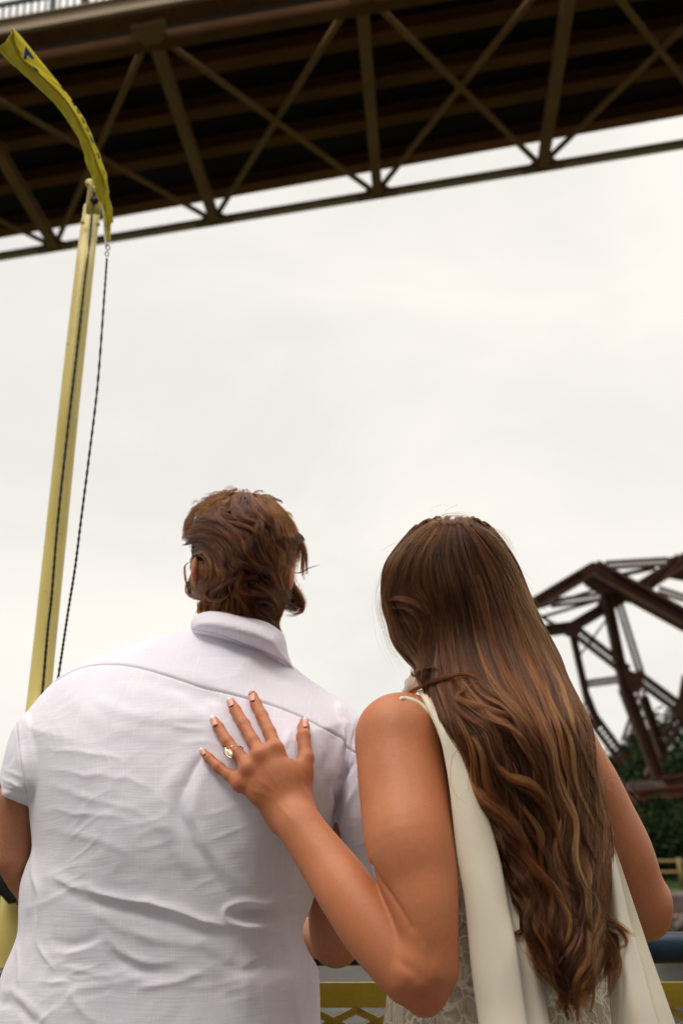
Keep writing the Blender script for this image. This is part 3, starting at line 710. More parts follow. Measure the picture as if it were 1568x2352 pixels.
for a_, b_ in (((282, 398), (298, 418)), ((330, 462), (344, 486)), ((352, 500), (364, 522)), ((376, 540), (388, 566)), ((396, 582), (406, 604)), ((412, 620), (428, 655)), ((448, 700), (458, 728)), ((466, 770), (478, 800))):
    dd = np.interp(a_[1], [140, 1110], [2.05, 2.4]); patch([(a_[0]-2, a_[1]), (a_[0]+5, a_[1]+2), (b_[0]+5, b_[1]), (b_[0]-4, b_[1])], dd-.01)
wb = MB(); wp = crom([P(*q, d) for q, d in (((238, 470), 2.40), ((240, 500), 2.39), ((241.5, 530), 2.38), ((245, 566), 2.36))], 6); wb.tube(wp, [rm(3.0, 2.4)]*len(wp), 10); wb.build('hoist_band', M['white'], fl, True)
# ================================================================== people
def skin(name, c1, c2, freckle=False):
    m = mat(name, c1, 0.48); g = G(m); b = g.b; co = g.coord()
    b.inputs['Subsurface Weight'].default_value = 0.25; b.inputs['Subsurface Radius'].default_value = (1.0, 0.35, 0.18); b.inputs['Subsurface Scale'].default_value = 0.006
    b.inputs['Specular IOR Level'].default_value = 0.35
    f = g.noise(co, 14, 5, 0.6); col = g.ramp(f, [(0.3, c1), (0.7, c2)])
    f2 = g.noise(co, 90, 4, 0.65); col = g.mix(0.22, col, g.ramp(f2, [(0.35, tuple(x*.82 for x in c1)), (0.65, tuple(min(1, x*1.12) for x in c2))]))
    at = g.n('ShaderNodeAttribute', attribute_name='red'); col = g.mix(at.outputs['Fac'], col, (0.46, 0.12, 0.06))
    if freckle:
        vo = g.n('ShaderNodeTexVoronoi'); vo.inputs['Scale'].default_value = 300; g.l(co, vo.inputs['Vector'])
        fr = g.ramp(vo.outputs['Distance'], [(0.16, (1, 1, 1)), (0.24, (0, 0, 0))]); msk = g.ramp(g.noise(co, 60, 2), [(0.5, (0, 0, 0)), (0.56, (1, 1, 1))])
        mm_ = g.n('ShaderNodeMath', operation='MULTIPLY'); g.l(fr, mm_.inputs[0]); g.l(msk, mm_.inputs[1]); col = g.mix(mm_.outputs[0], col, (0.20, 0.075, 0.035))
    f3 = g.noise(co, 34, 6, 0.7); col = g.mix(g.ramp(f3, [(0.35, (0, 0, 0)), (0.75, (.30, .30, .30))]), col, (0.50, 0.15, 0.075)); f4 = g.noise(co, 420, 3, 0.7); col = g.mix(g.ramp(f4, [(0.3, (.22, .22, .22)), (0.6, (0, 0, 0))]), col, tuple(x*.6 for x in c1))
    g.color(col); n1 = g.noise(co, 900, 3, 0.6); n2 = g.noise(co, 160, 4, 0.6)
    p = g.bump(n2, 0.12, 0.0015); g.bump(n1, 0.35, 0.0008, p); return m
M['skin_w'] = skin('skin_tan', (0.495, 0.172, 0.068), (0.525, 0.188, 0.078)); M['skin_m'] = skin('skin_fair', (0.43, 0.18, 0.09), (0.49, 0.215, 0.112), True)

# ------------------------------------------------------------------ the man
man = empty('person', (P(390, 2400, 1.42)[0], P(390, 2400, 1.42)[1], 0.0), 'person with short wavy brown hair in a pale lavender short sleeved shirt, seen from behind', 'person')
OUT_T = Outline([(436, 1446), (380, 1457), (330, 1470), (240, 1500), (150, 1545), (100, 1590), (58, 1640), (38, 1664), (46, 1710), (56, 1780), (66, 1860), (74, 1945), (60, 1988), (47, 2030), (43, 2074), (41, 2140), (26, 2186), (2, 2244), (-25, 2352), (-45, 2500), (-50, 2650), (-30, 2740),
  (300, 2760), (700, 2740), (745, 2600), (740, 2450), (736, 2352), (734, 2262), (728, 2219), (706, 2180), (694, 2140), (704, 2108), (722, 2060), (748, 1960), (778, 1850), (804, 1740), (822, 1680), (824, 1646), (790, 1610), (740, 1580), (700, 1552), (664, 1518), (640, 1466), (600, 1436), (500, 1424)], n=4)
DT = tps([(100, 1600, 1.475), (300, 1500, 1.475), (420, 1460, 1.49), (550, 1480, 1.475), (660, 1540, 1.46), (790, 1640, 1.44), (200, 1750, 1.375), (450, 1750, 1.345), (650, 1720, 1.335), (780, 1760, 1.35), (80, 1800, 1.40),
  (100, 2000, 1.36), (250, 1950, 1.315), (400, 2000, 1.295), (600, 1950, 1.30), (730, 2000, 1.33), (50, 2300, 1.32), (350, 2300, 1.255), (700, 2300, 1.285), (0, 2700, 1.26), (350, 2700, 1.20), (700, 2700, 1.24), (-300, 2000, 1.5), (1100, 2000, 1.5), (-300, 2800, 1.4), (1100, 2800, 1.4)])
shirt = Shape()
shirt.add(inflate(OUT_T, DT, 0.115, 0.115, 2.1))
# left sleeve
SL = Outline([(70, 1640), (36, 1664), (20, 1700), (4, 1762), (-12, 1838), (4, 1846), (34, 1853), (70, 1856), (120, 1852), (150, 1780), (130, 1700)], n=5)
DS = tps([(36, 1670, 1.50), (0, 1840, 1.47), (100, 1850, 1.44), (60, 1750, 1.46), (-200, 1700, 1.5), (300, 1700, 1.45), (0, 2000, 1.47), (0, 1400, 1.5)])
shirt.add(inflate(SL, DS, 0.070, 0.045, 2.2), 0.004)
# right sleeve, mostly behind the woman's arm
SR = Outline([(770, 1620), (812, 1640), (850, 1680), (878, 1760), (890, 1860), (892, 2020), (864, 2048), (815, 2030), (784, 1930), (770, 1860), (762, 1760)], n=5)
DR = tps([(800, 1640, 1.45), (850, 1800, 1.40), (850, 1980, 1.385), (780, 1900, 1.38), (600, 1800, 1.4), (1000, 1800, 1.42), (850, 2200, 1.38), (800, 1400, 1.45)])
shirt.add(inflate(SR, DR, 0.070, 0.05, 2.2), 0.008)
# collar
CO = Outline([(449, 1414), (491, 1401), (541, 1405), (597, 1421), (640, 1446), (655, 1468), (661, 1500), (671, 1536), (640, 1526), (600, 1506), (540, 1484), (480, 1464), (446, 1452), (438, 1434)], n=5)
DC = tps([(440, 1430, 1.50), (540, 1440, 1.462), (640, 1480, 1.475), (660, 1520, 1.485), (540, 1380, 1.47), (540, 1700, 1.4), (300, 1400, 1.55), (800, 1500, 1.55)])
shirt.add(inflate(CO, DC, 0.075, 0.05, 2.1), 0.0)
solid = Shape(); solid.p = list(shirt.p)
armL = [(60, 1700, 1.54, 58), (46, 1800, 1.53, 50), (40, 1900, 1.52, 44), (30, 1972, 1.51, 38)]
armR = [(790, 1700, 1.50, 60), (796, 1850, 1.49, 60), (782, 2000, 1.49, 62), (768, 2100, 1.50, 60), (770, 2160, 1.51, 56)]
for arm in (armL, armR):
    for i in range(len(arm)-1):
        a, c = arm[i], arm[i+1]
        if arm is armL:
            if i == 0: continue
            if i == 1: a = (46, 1836, 1.525, 48)

        k = capsule(P(*a[:3]), P(*c[:3]), rm(a[3], a[2])+.006, rm(c[3], c[2])+.006)
        if arm is armR and i < 1: continue
        shirt.add((lambda kk: (lambda q: -kk(q)))(k), 0.003, 'i')
lo = PA([-60, 900, 400, 400], [1400, 2700, 1400, 2760], [1.15, 1.15, 1.8, 1.15])
hx = 0.0021
V, F = surfnets(shirt, [-0.60, 1.02, 0.86], [0.16, 1.95, 1.62], hx)
V = relax(V, F, 3); Nn = vnormals(V, F)
if (shirt(V[::50]+Nn[::50]*.004)-shirt(V[::50]-Nn[::50]*.004)).mean() < 0: F = F[:, ::-1]; Nn = -Nn
u, v, d = proj(V)
facing = np.clip(-((V-CAM)/np.linalg.norm(V-CAM, axis=1)[:, None]*Nn).sum(1)*1.6, 0, 1)
# ---- cloth folds: (points, half width px, height mm, sharpness); + raised, - sunk
z6 = lambda *p: [(x*.4, 1474+y*.4) for x, y in p]
h5 = lambda *p: [(376+.32*x, 1537+.32*y) for x, y in p]
folds = [
 (z6((780, 200), (1000, 260), (1260, 330), (1340, 440)), 20, -5.0, 1), (z6((540, 320), (700, 400), (950, 430), (1220, 415)), 18, 4.5, 1),
 (z6((420, 330), (620, 460), (860, 520), (1080, 520)), 26, 2.5, 1),
 (z6((1150, 650), (1080, 800), (1020, 950), (1090, 1130), (1210, 1300), (1300, 1420)), 15, -5.0, 1.3), (z6((1060, 660), (990, 820), (950, 1000), (1010, 1180), (1130, 1340)), 18, 4.5, 1),
 (z6((1225, 700), (1150, 850), (1110, 1000), (1180, 1150), (1300, 1300), (1420, 1450)), 18, 4.5, 1),
 (z6((280, 1360), (600, 1440), (850, 1492), (1100, 1570), (1300, 1625), (1600, 1690)), 11, 6.5, 1.5), (z6((300, 1410), (600, 1500), (850, 1550), (1080, 1630), (1300, 1690)), 16, -6.0, 1),
 (z6((1600, 1530), (1450, 1500), (1340, 1505), (1290, 1545), (1310, 1600), (1420, 1640), (1620, 1680)), 9, 7.0, 1.2), (z6((1330, 1560), (1450, 1575), (1640, 1580), (1800, 1570)), 13, -13.0, 1),
 (z6((1500, 1490), (1640, 1500), (1800, 1480)), 14, 6, 1),
 (z6((270, 1790), (380, 1790), (480, 1760), (580, 1735)), 10, 2.8, 1.3), (z6((300, 1835), (420, 1888), (560, 1905), (700, 1890)), 11, 2.2, 1.3), (z6((300, 1740), (450, 1735), (600, 1700)), 14, -4, 1),
 (z6((620, 1690), (720, 1790), (860, 1850), (1020, 1830)), 12, 2.6, 1.3), (z6((640, 1780), (800, 1890), (1000, 1900)), 15, -4.5, 1), (z6((800, 1995), (1010, 1962), (1150, 1900)), 9, 3.5, 1.3),
 (z6((395, 2065), (520, 1990), (720, 1945), (820, 1930)), 12, 2.6, 1.2), (z6((410, 2010), (470, 2100), (560, 2200)), 12, 2.6, 1.2), (z6((200, 1940), (300, 1945), (420, 1970)), 8, 2.5, 1.3),
 (z6((1250, 1860), (1280, 2000), (1380, 2150), (1420, 2300)), 22, -4, 1), (z6((1380, 1800), (1420, 1980), (1500, 2150)), 20, 3.5, 1),
 (z6((100, 470), (140, 700), (170, 960), (190, 1200), (212, 1450), (232, 1650), (240, 1760), (300, 1860)), 7, 5.5, 1.3), (z6((250, 1250), (262, 1500), (280, 1700)), 16, -3.5, 1), (z6((165, 1330), (180, 1500), (190, 1700)), 11, -4.5, 1),
 (z6((100, 1660), (110, 1800), (110, 1960)), 6, 3.5, 1.3), (z6((0, 2050), (100, 2100), (220, 2220)), 12, -5, 1), (z6((20, 1980), (120, 2040), (260, 2190)), 12, 4, 1),
 (z6((250, 740), (500, 760), (760, 800), (900, 870)), 8, 1.6, 1.3), (z6((200, 620), (480, 640), (700, 700)), 8, 1.5, 1.3), (z6((200, 970), (420, 985), (620, 1000), (820, 1060)), 8, 1.5, 1.2), (z6((280, 830), (540, 900), (800, 990), (960, 1100)), 10, 1.6, 1),
 (z6((260, 1080), (520, 1120), (760, 1210)), 11, 1.8, 1), (z6((560, 1560), (700, 1640), (900, 1700), (1200, 1740)), 14, 2.6, 1),
 (h5((1290, 380), (1260, 560), (1230, 780), (1190, 1080)), 8, 5.0, 1.2), (h5((1210, 460), (1170, 700), (1130, 1000)), 13, -5, 1), (h5((1375, 660), (1280, 760), (1235, 850), (1250, 960), (1210, 1160)), 9, -9.0, 1.2),
 (h5((1400, 800), (1340, 960), (1260, 1180)), 8, 4.5, 1.2), (h5((900, 430), (880, 560)), 9, 2.5, 1), (h5((640, 230), (660, 380), (690, 500)), 7, -2, 1),
 (h5((360, 330), (230, 220), (60, 150)), 12, -3.2, 1), (h5((270, 620), (190, 740), (150, 860)), 8, -4.5, 1.2), (h5((310, 420), (200, 420), (60, 400)), 9, 2.2, 1), (h5((420, 560), (300, 520), (120, 540)), 8, 1.6, 1),
 ([(40, 1700), (28, 1740), (2, 1770)], 7, -3.5, 1), ([(4, 1790), (30, 1800), (60, 1812)], 6, 3, 1.2), ([(0, 1812), (30, 1822), (64, 1826)], 5, -2.5, 1), ([(-5, 1760), (30, 1776), (58, 1784)], 5, 2, 1),
 ([(660, 2120), (690, 2180), (712, 2260), (716, 2352)], 13, -5, 1), ([(640, 2140), (668, 2200), (680, 2280), (690, 2360)], 12, 4, 1), ([(560, 2130), (640, 2126), (705, 2100)], 9, 5, 1.2), ([(470, 2200), (560, 2230), (650, 2220)], 14, -3, 1),
]
disp = np.zeros(len(V)); u0_, v0_ = u, v; wn = [vnoise(V*a_+b_, 50+b_) for a_, b_ in ((22, 0), (22, 7), (60, 3), (60, 9))]; u = u+8*wn[0]+3*wn[2]; v = v+8*wn[1]+3*wn[3]; amp_ = np.clip(1+.7*vnoise(V*30, 77), .25, 1.7)
for pts, wd, hh, shp in folds:
    pa = np.array(pts); mk = (u > pa[:, 0].min()-wd*4) & (u < pa[:, 0].max()+wd*4) & (v > pa[:, 1].min()-wd*4) & (v < pa[:, 1].max()+wd*4) & (facing > 0) & (Nn[:, 1] < .3)
    if not mk.any(): continue
    dd, tt, sg = polydist(u[mk], v[mk], pts); x = dd/wd
    prof_ = np.exp(-np.abs(x)**(2/shp)) if shp > 1 else np.exp(-x*x)
    disp[mk] += hh*.00072*amp_[mk]*prof_*np.sin(np.pi*np.clip(tt*.94+.03, 0, 1))**.6
# soft random creasing of the linen, running mostly across the back
xz = np.stack([V[:, 0]*.97+V[:, 2]*.25, V[:, 1], V[:, 2]*.97-V[:, 0]*.25], 1)
wob = vnoise(xz*np.array([9, 6, 15]), 3); q = xz+.035*wob[:, None]
nz = 1-np.abs(vnoise(q*np.array([10, 7, 30]), 5))*2; n2_ = 1-np.abs(vnoise(q*np.array([22, 12, 60])+3, 9))*2; msk = np.clip(vnoise(xz*6, 21)*1.4+.35, 0, 1)
n3_ = 1-np.abs(vnoise(q*np.array([60, 20, 26])+9, 13))*2; disp += .0006*np.maximum(n3_, 0)*np.clip(vnoise(xz*7, 41)*1.5, 0, 1)
disp += .0015*np.maximum(nz, -.2)*msk+.0009*np.maximum(n2_, 0)*np.clip(vnoise(xz*8, 31)+.5, 0, 1)+.0035*vnoise(xz*np.array([4, 4, 5]), 11)
# seams
u, v = u0_, v0_; seam = np.zeros(len(V))
ysm = [(120, 1568), (160, 1544), (190, 1532), (224, 1526), (272, 1526), (320, 1534), (380, 1551), (440, 1570), (500, 1587), (568, 1606), (627, 1622), (696, 1649), (742, 1673), (778, 1692), (792, 1713), (818, 1730), (850, 1745)]
def groove(pts, wd, dep, step=0.0, al=1.0, lo_=0):
    dd, tt, sg = polydist(u, v, pts); ok = (Nn[:, 1] < .2) & (facing > 0)
    disp[ok] -= dep*np.exp(-(dd[ok]/wd)**2)
    if step: disp[ok] += step*np.where(sg[ok] < 0, 1, 0)*np.exp(-(dd[ok]/26)**2)
    seam[ok] = np.maximum(seam[ok], al*np.exp(-(dd[ok]/(wd*.5))**2))
groove(ysm, 2.6, .0018, .0010, .85)
groove([(424, 1443), (457, 1447), (502, 1455), (555, 1474), (611, 1497), (645, 1513), (673, 1538)], 2.6, .0028, .0016, .9)
groove([(446, 1425), (500, 1415), (560, 1424), (620, 1446), (650, 1480), (656, 1510)], 2.0, .0006, 0, .12)
groove([(38, 1664), (46, 1720), (58, 1790), (68, 1862)], 3, .002, 0, .35); groove([(822, 1650), (800, 1740), (776, 1850), (765, 1900)], 3, .003, 0, .5)
groove([(-10, 1826), (30, 1838), (70, 1842)], 2, .0006, 0, .15)
V = V+Nn*(disp*facing)[:, None]
m = mat('shirt_linen', (0.70, 0.63, 0.70), 0.85); g = G(m); g.b.inputs['Specular IOR Level'].default_value = 0.2; g.b.inputs['Sheen Weight'].default_value = 0.15
co = g.coord(); wv = g.n('ShaderNodeTexNoise'); wv.inputs['Scale'].default_value = 5; g.l(co, wv.inputs['Vector'])
va = g.n('ShaderNodeVectorMath', operation='SCALE'); va.inputs['Scale'].default_value = 0.035; g.l(wv.outputs['Color'], va.inputs[0]); vb = g.n('ShaderNodeVectorMath', operation='ADD'); g.l(co, vb.inputs[0]); g.l(va.outputs[0], vb.inputs[1])
def thread(rot, sc_, seed):
    x = g.n('ShaderNodeMapping'); x.inputs['Rotation'].default_value = rot; x.inputs['Scale'].default_value = sc_; x.inputs['Location'].default_value = (seed, seed, seed); g.l(vb.outputs[0], x.inputs[0]); return g.noise(x.outputs[0], 1.0, 2, 0.5)
t1 = thread((0, math.radians(14), 0), (420, 20, 14), 1); t2_ = thread((0, math.radians(14), 0), (16, 20, 420), 5)
s1 = g.ramp(t1, [(0.60, (0, 0, 0)), (0.70, (1, 1, 1))]); s2 = g.ramp(t2_, [(0.62, (0, 0, 0)), (0.72, (1, 1, 1))])
big = g.noise(co, 10, 5, 0.6); col = g.ramp(big, [(0.3, (0.77, 0.73, 0.83)), (0.7, (0.82, 0.785, 0.875))])
fine = g.math('ADD', t1, t2_); col = g.mix(g.math('MULTIPLY', g.math('ABSOLUTE', g.math('SUBTRACT', fine, 1.0)), 0.9), col, (0.68, 0.61, 0.67))
col = g.mix(g.math('MULTIPLY', s1, 0.55), col, (0.90, 0.86, 0.92)); col = g.mix(g.math('MULTIPLY', s2, 0.45), col, (0.90, 0.86, 0.92))
at = g.n('ShaderNodeAttribute', attribute_name='seam'); col = g.mix(g.math('MULTIPLY', at.outputs['Fac'], 0.75), col, (0.25, 0.23, 0.27))
g.color(col); p0 = g.bump(g.math('ADD', t1, t2_), 0.35, 0.0008); p1 = g.bump(g.noise(co, 1400, 2), 0.25, 0.0003, p0)
M['shirt'] = m
so_ = mesh('shirt', V, F, m, man, True, attrs={'seam': seam})

OUT_H = Outline([(557, 1119), (600, 1128), (636, 1147), (664, 1175), (681, 1211), (693, 1234), (686, 1256), (682, 1279), (680, 1310), (672, 1340), (664, 1366), (642, 1396), (606, 1412), (540, 1416), (480, 1412), (452, 1396), (440, 1352), (436, 1310), (438, 1290), (428, 1257), (416, 1248), (420, 1230), (426, 1195), (449, 1161), (485, 1137), (520, 1124)], n=5)
headc = P(556, 1268, 1.60)
Hn = lambda q: inflateH(q)
DH = tps([(557, 1270, 1.50), (557, 1120, 1.55), (440, 1270, 1.55), (680, 1270, 1.54), (557, 1345, 1.495), (557, 1400, 1.50), (200, 1270, 1.6), (900, 1270, 1.6), (557, 900, 1.6), (557, 1700, 1.6)])
OUT_HI = Outline([(557, 1130), (608, 1140), (646, 1170), (668, 1215), (674, 1265), (668, 1320), (653, 1370), (620, 1400), (550, 1408), (490, 1402), (458, 1375), (444, 1320), (438, 1262), (443, 1205), (468, 1162), (510, 1134)], n=4)
fwd = np.array([0.06, 1, -.05]); fwd /= np.linalg.norm(fwd); hms = inflate(OUT_HI, DH, 0.105, 0.088, 2.0)
hm = lambda q: np.maximum(hms(q), (q-headc)@fwd-.035)
V, F = surfnets(hm, headc-np.array([.17, .17, .17]), headc+np.array([.17, .2, .17]), .0035); V = relax(V, F, 3)
M['hair_base_m'] = noisy('hair_underlayer', (0.016, 0.0055, 0.002), (0.03, 0.011, 0.004), 60, 1.0, 0.5, 0.004, Specular_IOR_Level=0.0)
face_keep = V
mh = mesh('hair', V, F, M['hair_base_m'], man)

# body: head, neck, trunk, arms, hands, one surface
mb_ = Shape(); hc = headc
fwd = np.array([0.06, 1, -.05]); fwd /= np.linalg.norm(fwd); rt = np.cross(fwd, up); rt /= np.linalg.norm(rt); hu = np.cross(rt, fwd); Rh = np.stack([rt, fwd, hu], 1)
hd_ = Shape().add(ellipsoid(hc-hu*.002, (.066, .084, .088), Rh)).add(ellipsoid(hc+fwd*.045-hu*.05, (.052, .05, .068), Rh), .03)
mb_.add(lambda q: np.maximum(hd_(q), np.minimum(hms(q)+.012, .02-(q-hc)@fwd)))
mb_.add(capsule(hc+fwd*.098-hu*.0, hc+fwd*.118-hu*.03, .007, .013), .012); mb_.add(capsule(hc+fwd*.096+rt*.018-hu*.062, hc+fwd*.096-rt*.018-hu*.062, .007, .007), .008)
for s in (1, -1): mb_.add(ellipsoid(hc+fwd*.085+rt*s*.032+hu*.01, (.013, .01, .010), Rh), .004)
mb_.add(ellipsoid(P(451, 1314, 1.60), (.008, .020, .028), Rh), .006); mb_.add(ellipsoid(P(663, 1318, 1.60), (.009, .020, .030), Rh), .006)
mb_.chain([(556, 1335, 1.61, 78), (551, 1400, 1.60, 92), (547, 1450, 1.59, 94), (540, 1520, 1.585, 112)], .02)
tk = Shape().chain([(330, 1620, 1.56, 100), (540, 1590, 1.55, 100), (740, 1670, 1.53, 90)], .03); tk.chain([(430, 1680, 1.50, 170), (380, 2000, 1.46, 190), (370, 2400, 1.42, 200), (370, 2700, 1.40, 210)], .05)
tk.chain([(160, 1690, 1.55, 66), (70, 1730, 1.54, 52), (46, 1800, 1.53, 50), (40, 1900, 1.52, 44)], .02); tk.chain([(720, 1680, 1.53, 76)]+armR[:3], .02)
mb_.add(lambda q: np.maximum(tk(q), solid(q)+.013), .003); mb_.chain([(45, 1830, 1.527, 48)]+armL[2:], .004); mb_.chain([(794, 1930, 1.49, 55)]+armR[2:], .004)
# forearms run forward to the rail, hands folded over it
mb_.chain([(30, 1972, 1.51, 38), (90, 2052, 1.60, 40), (230, 2130, 1.72, 32), (300, 2150, 1.78, 24)], .006); mb_.chain([(774, 2165, 1.51, 50), (700, 2150, 1.62, 40), (560, 2150, 1.74, 30), (500, 2150, 1.80, 24)], .01)
def simple_hand(S, w, tip, side, d0_):
    w = np.array(w); tip = np.array(tip); t = tip-w; L_ = np.linalg.norm(t); t /= L_; sd_ = np.cross(t, up); sd_ /= np.linalg.norm(sd_)
    S.add(capsule(w, w+t*.075, .022, .026, .55, up), .01)
    for i, (o, l) in enumerate(((-.026, .062), (-.009, .074), (.009, .078), (.026, .068))):
        a = w+t*.08+sd_*o; b1 = a+t*l*.5-up*.006; b2 = a+t*l*.85-up*.022; S.add(capsule(a, b1, .0095, .0085), .005); S.add(capsule(b1, b2, .0085, .007), .003)
    S.add(capsule(w+sd_*side*.026+t*.02, w+sd_*side*.048+t*.06-up*.005, .0125, .0095), .008)
simple_hand(mb_, P(300, 2150, 1.78), P(430, 2160, 1.84), -1, 0); simple_hand(mb_, P(500, 2150, 1.80), P(400, 2158, 1.86), 1, 0)
cut = inflate(OUT_T, lambda a, b: DT(a, b)+.010, .10, .115, 2.1)
V, F = surfnets(mb_, [-.62, 1.0, .84], [.30, 2.15, 1.98], .0042); V = relax(V, F, 3)
if (mb_(V[::50]+vnormals(V, F)[::50]*.004)-mb_(V[::50])).mean() < 0: F = F[:, ::-1]
u, v, d = proj(V); red = np.clip(1-np.hypot(u-440, v-1320)/40, 0, 1)*.6+np.clip(1-np.hypot(u-676, v-1318)/40, 0, 1)*.8
mesh('body', V, F, M['skin_m'], man, attrs={'red': red})
# trousers and shoes
hp = P(370, 2620, 1.42); tr_ = Shape()
hipz = hp[2]; cxm, cym = hp[0], hp[1]+.02
tr_.add(capsule((cxm-.08, cym, hipz), (cxm+.08, cym, hipz), .15, .15, .85, (0, 1, 0)))
for s in (-1, 1): tr_.add(capsule((cxm+s*.10, cym, hipz-.05), (cxm+s*.12, cym+.02, .50), .10, .075), .03); tr_.add(capsule((cxm+s*.12, cym+.02, .50), (cxm+s*.13, cym-.02, .09), .075, .062), .02)
V, F = surfnets(tr_, [cxm-.4, cym-.3, .02], [cxm+.4, cym+.3, hipz+.18], .008); V = relax(V, F, 2)
mesh('trousers', V, F, noisy('trouser_cotton', (0.05, 0.06, 0.09), (0.07, 0.08, 0.11), 60, .9, .3, .002), man)
for s in (-1, 1):
    sh_ = Shape().add(capsule((cxm+s*.13, cym-.06, .05), (cxm+s*.14, cym+.15, .042), .045, .042)).add(capsule((cxm+s*.13, cym-.02, .06), (cxm+s*.13, cym-.02, .11), .045, .05), .02)
    V, F = surfnets(sh_, [cxm+s*.13-.1, cym-.16, -.01], [cxm+s*.13+.1, cym+.26, .2], .006); V[:, 2] = np.maximum(V[:, 2], .002); mesh('shoe', V, F, M['black'], man)

# ------------------------------------------------------------------ the woman
wom = empty('person', (P(1150, 2300, 1.3)[0], P(1150, 2300, 1.3)[1], 0.0), 'person with very long wavy hair in ivory dress, her hand on the man\'s back', 'person')
NT = near(OUT_T, DT, 0.115, 0.115, 2.1)
def ct(x, y, lift): 
    uu, vv = 376+.32*x, 1537+.32*y; return (uu, vv, float(NT(np.array([uu]), np.array([vv]))[0])-lift)
wb_ = Shape()
fing = {'index': [(815, 590, .020, 30), (760, 455, .017, 29), (705, 335, .014, 27.5), (662, 250, .011, 25), (638, 186, .0100, 22)],
        'middle': [(700, 630, .020, 30), (640, 515, .018, 28.5), (575, 395, .015, 27.5), (515, 295, .011, 25), (483, 238, .0085, 21)],
        'ring': [(610, 720, .019, 29), (540, 620, .017, 27.5), (460, 525, .015, 26.5), (395, 420, .011, 24), (362, 368, .0085, 20)],
        'little': [(540, 820, .017, 27), (470, 760, .015, 25.5), (395, 705, .013, 24.5), (325, 640, .0105, 22), (283, 595, .008, 18)],
        'thumb': [(985, 830, .021, 38), (1022, 640, .020, 34), (1003, 485, .018, 31), (1003, 420, .016, 27), (1006, 376, .014, 21)]}
zr = .32
palm = [((930, 1010, .024, 76), (860, 830, .022, 70)), ((860, 830, .022, 72), (790, 600, .020, 44)), ((860, 850, .022, 72), (700, 650, .020, 44)), ((850, 880, .022, 70), (620, 735, .019, 42)), ((840, 920, .021, 66), (560, 830, .017, 38)),
        ((930, 960, .022, 60), (1000, 780, .021, 46)), ((880, 760, .020, 60), (980, 700, .019, 30)), ((830, 990, .022, 60), (700, 900, .019, 50))]
hax = P(600, 1750, 1.3)-CAM; hax /= np.linalg.norm(hax)
for i, (a, c) in enumerate(palm):
    A_ = ct(*a[:3]); C_ = ct(*c[:3]); wb_.add(capsule(P(*A_), P(*C_), rm(a[3]*zr*1.3, A_[2]), rm(c[3]*zr*1.3, C_[2]), .56, hax), .012)
for nme, pts in fing.items():
    for i in range(len(pts)-1):
        a, c = pts[i], pts[i+1]; A_ = ct(*a[:3]); C_ = ct(*c[:3])
        sc1 = 1.60; wb_.add(capsule(P(*A_), P(*C_), rm(a[3]*zr*sc1, A_[2])*1.0, rm(c[3]*zr*sc1, C_[2]), .82, hax), (.009 if i == 0 else .0035))
# knuckle bumps
for (x, y, l, r_) in ((800, 555, .024, 26), (690, 610, .0245, 27), (605, 712, .023, 24), (548, 825, .020, 22), (1025, 640, .023, 20)):
    A_ = ct(x, y, l); wb_.add(ellipsoid(P(*A_), np.full(3, rm(r_*zr, A_[2]))), .010)
wr = ct(915, 1040, .024)
fore = [(wr[0], wr[1], wr[2], 50), (684, 1890, 1.268, 51), (715, 1935, 1.245, 54), (760, 1998, 1.215, 62), (806, 2062, 1.18, 69), (856, 2130, 1.150, 74), (905, 2192, 1.125, 72), (945, 2238, 1.108, 70)]
wb_.chain(fore, .010, k0=.02, flat=.9, axis=hax)
upr = [(912, 1694, 1.285, 92), (918, 1770, 1.255, 97), (931, 1850, 1.22, 102), (941, 1940, 1.175, 101), (962, 2020, 1.150, 90), (976, 2090, 1.125, 75), (984, 2160, 1.110, 66), (978, 2232, 1.103, 64)]
wb2 = Shape().chain(upr, .015); wb2.chain([(978, 2232, 1.103, 64), (974, 2290, 1.097, 35)], .02); wb2.chain([(945, 2238, 1.108, 62), (974, 2284, 1.100, 34)], .02); wb2.chain([(940, 1690, 1.30, 82), (946, 1770, 1.275, 72), (970, 1850, 1.25, 52), (985, 1950, 1.22, 38)], .03)
wb_.add(wb2, .004)
wt_ = Shape().chain([(912, 1696, 1.29, 84), (1000, 1690, 1.34, 76), (1140, 1690, 1.36, 80), (1290, 1720, 1.35, 76)], .03); wt_.chain([(1150, 1720, 1.34, 120), (1165, 1950, 1.31, 110), (1150, 2200, 1.28, 110), (1145, 2420, 1.27, 130)], .04)
wt_.chain([(1060, 1660, 1.335, 62), (1050, 1560, 1.37, 60), (1045, 1470, 1.40, 66)], .03)
wb_.add(wt_, .02)
rarm = Shape().chain([(1290, 1730, 1.33, 78), (1330, 1800, 1.33, 86), (1368, 1880, 1.33, 88), (1410, 1965, 1.33, 88), (1446, 2050, 1.33, 78), (1466, 2078, 1.335, 72)], .02)
rarm.chain([(1466, 2078, 1.335, 66), (1490, 2110, 1.345, 42)], .02); rarm.chain([(1466, 2085, 1.335, 58), (1400, 2100, 1.45, 55), (1320, 2110, 1.58, 36), (1280, 2110, 1.64, 30)], .012)
wb_.add(rarm, .02)
simple_hand(wb_, P(1280, 2110, 1.64), P(1180, 2120, 1.72), 1, 0)
whc = P(1040, 1360, 1.44); f2_ = np.array([-.25, 1, -.05]); f2_ /= np.linalg.norm(f2_); r2_ = np.cross(f2_, up); r2_ /= np.linalg.norm(r2_); u2_ = np.cross(r2_, f2_); Rw = np.stack([r2_, f2_, u2_], 1)
wb_.add(ellipsoid(whc+u2_*.01, (.070, .088, .095), Rw), .01); wb_.add(ellipsoid(whc+f2_*.04-u2_*.045, (.050, .052, .068), Rw), .03)
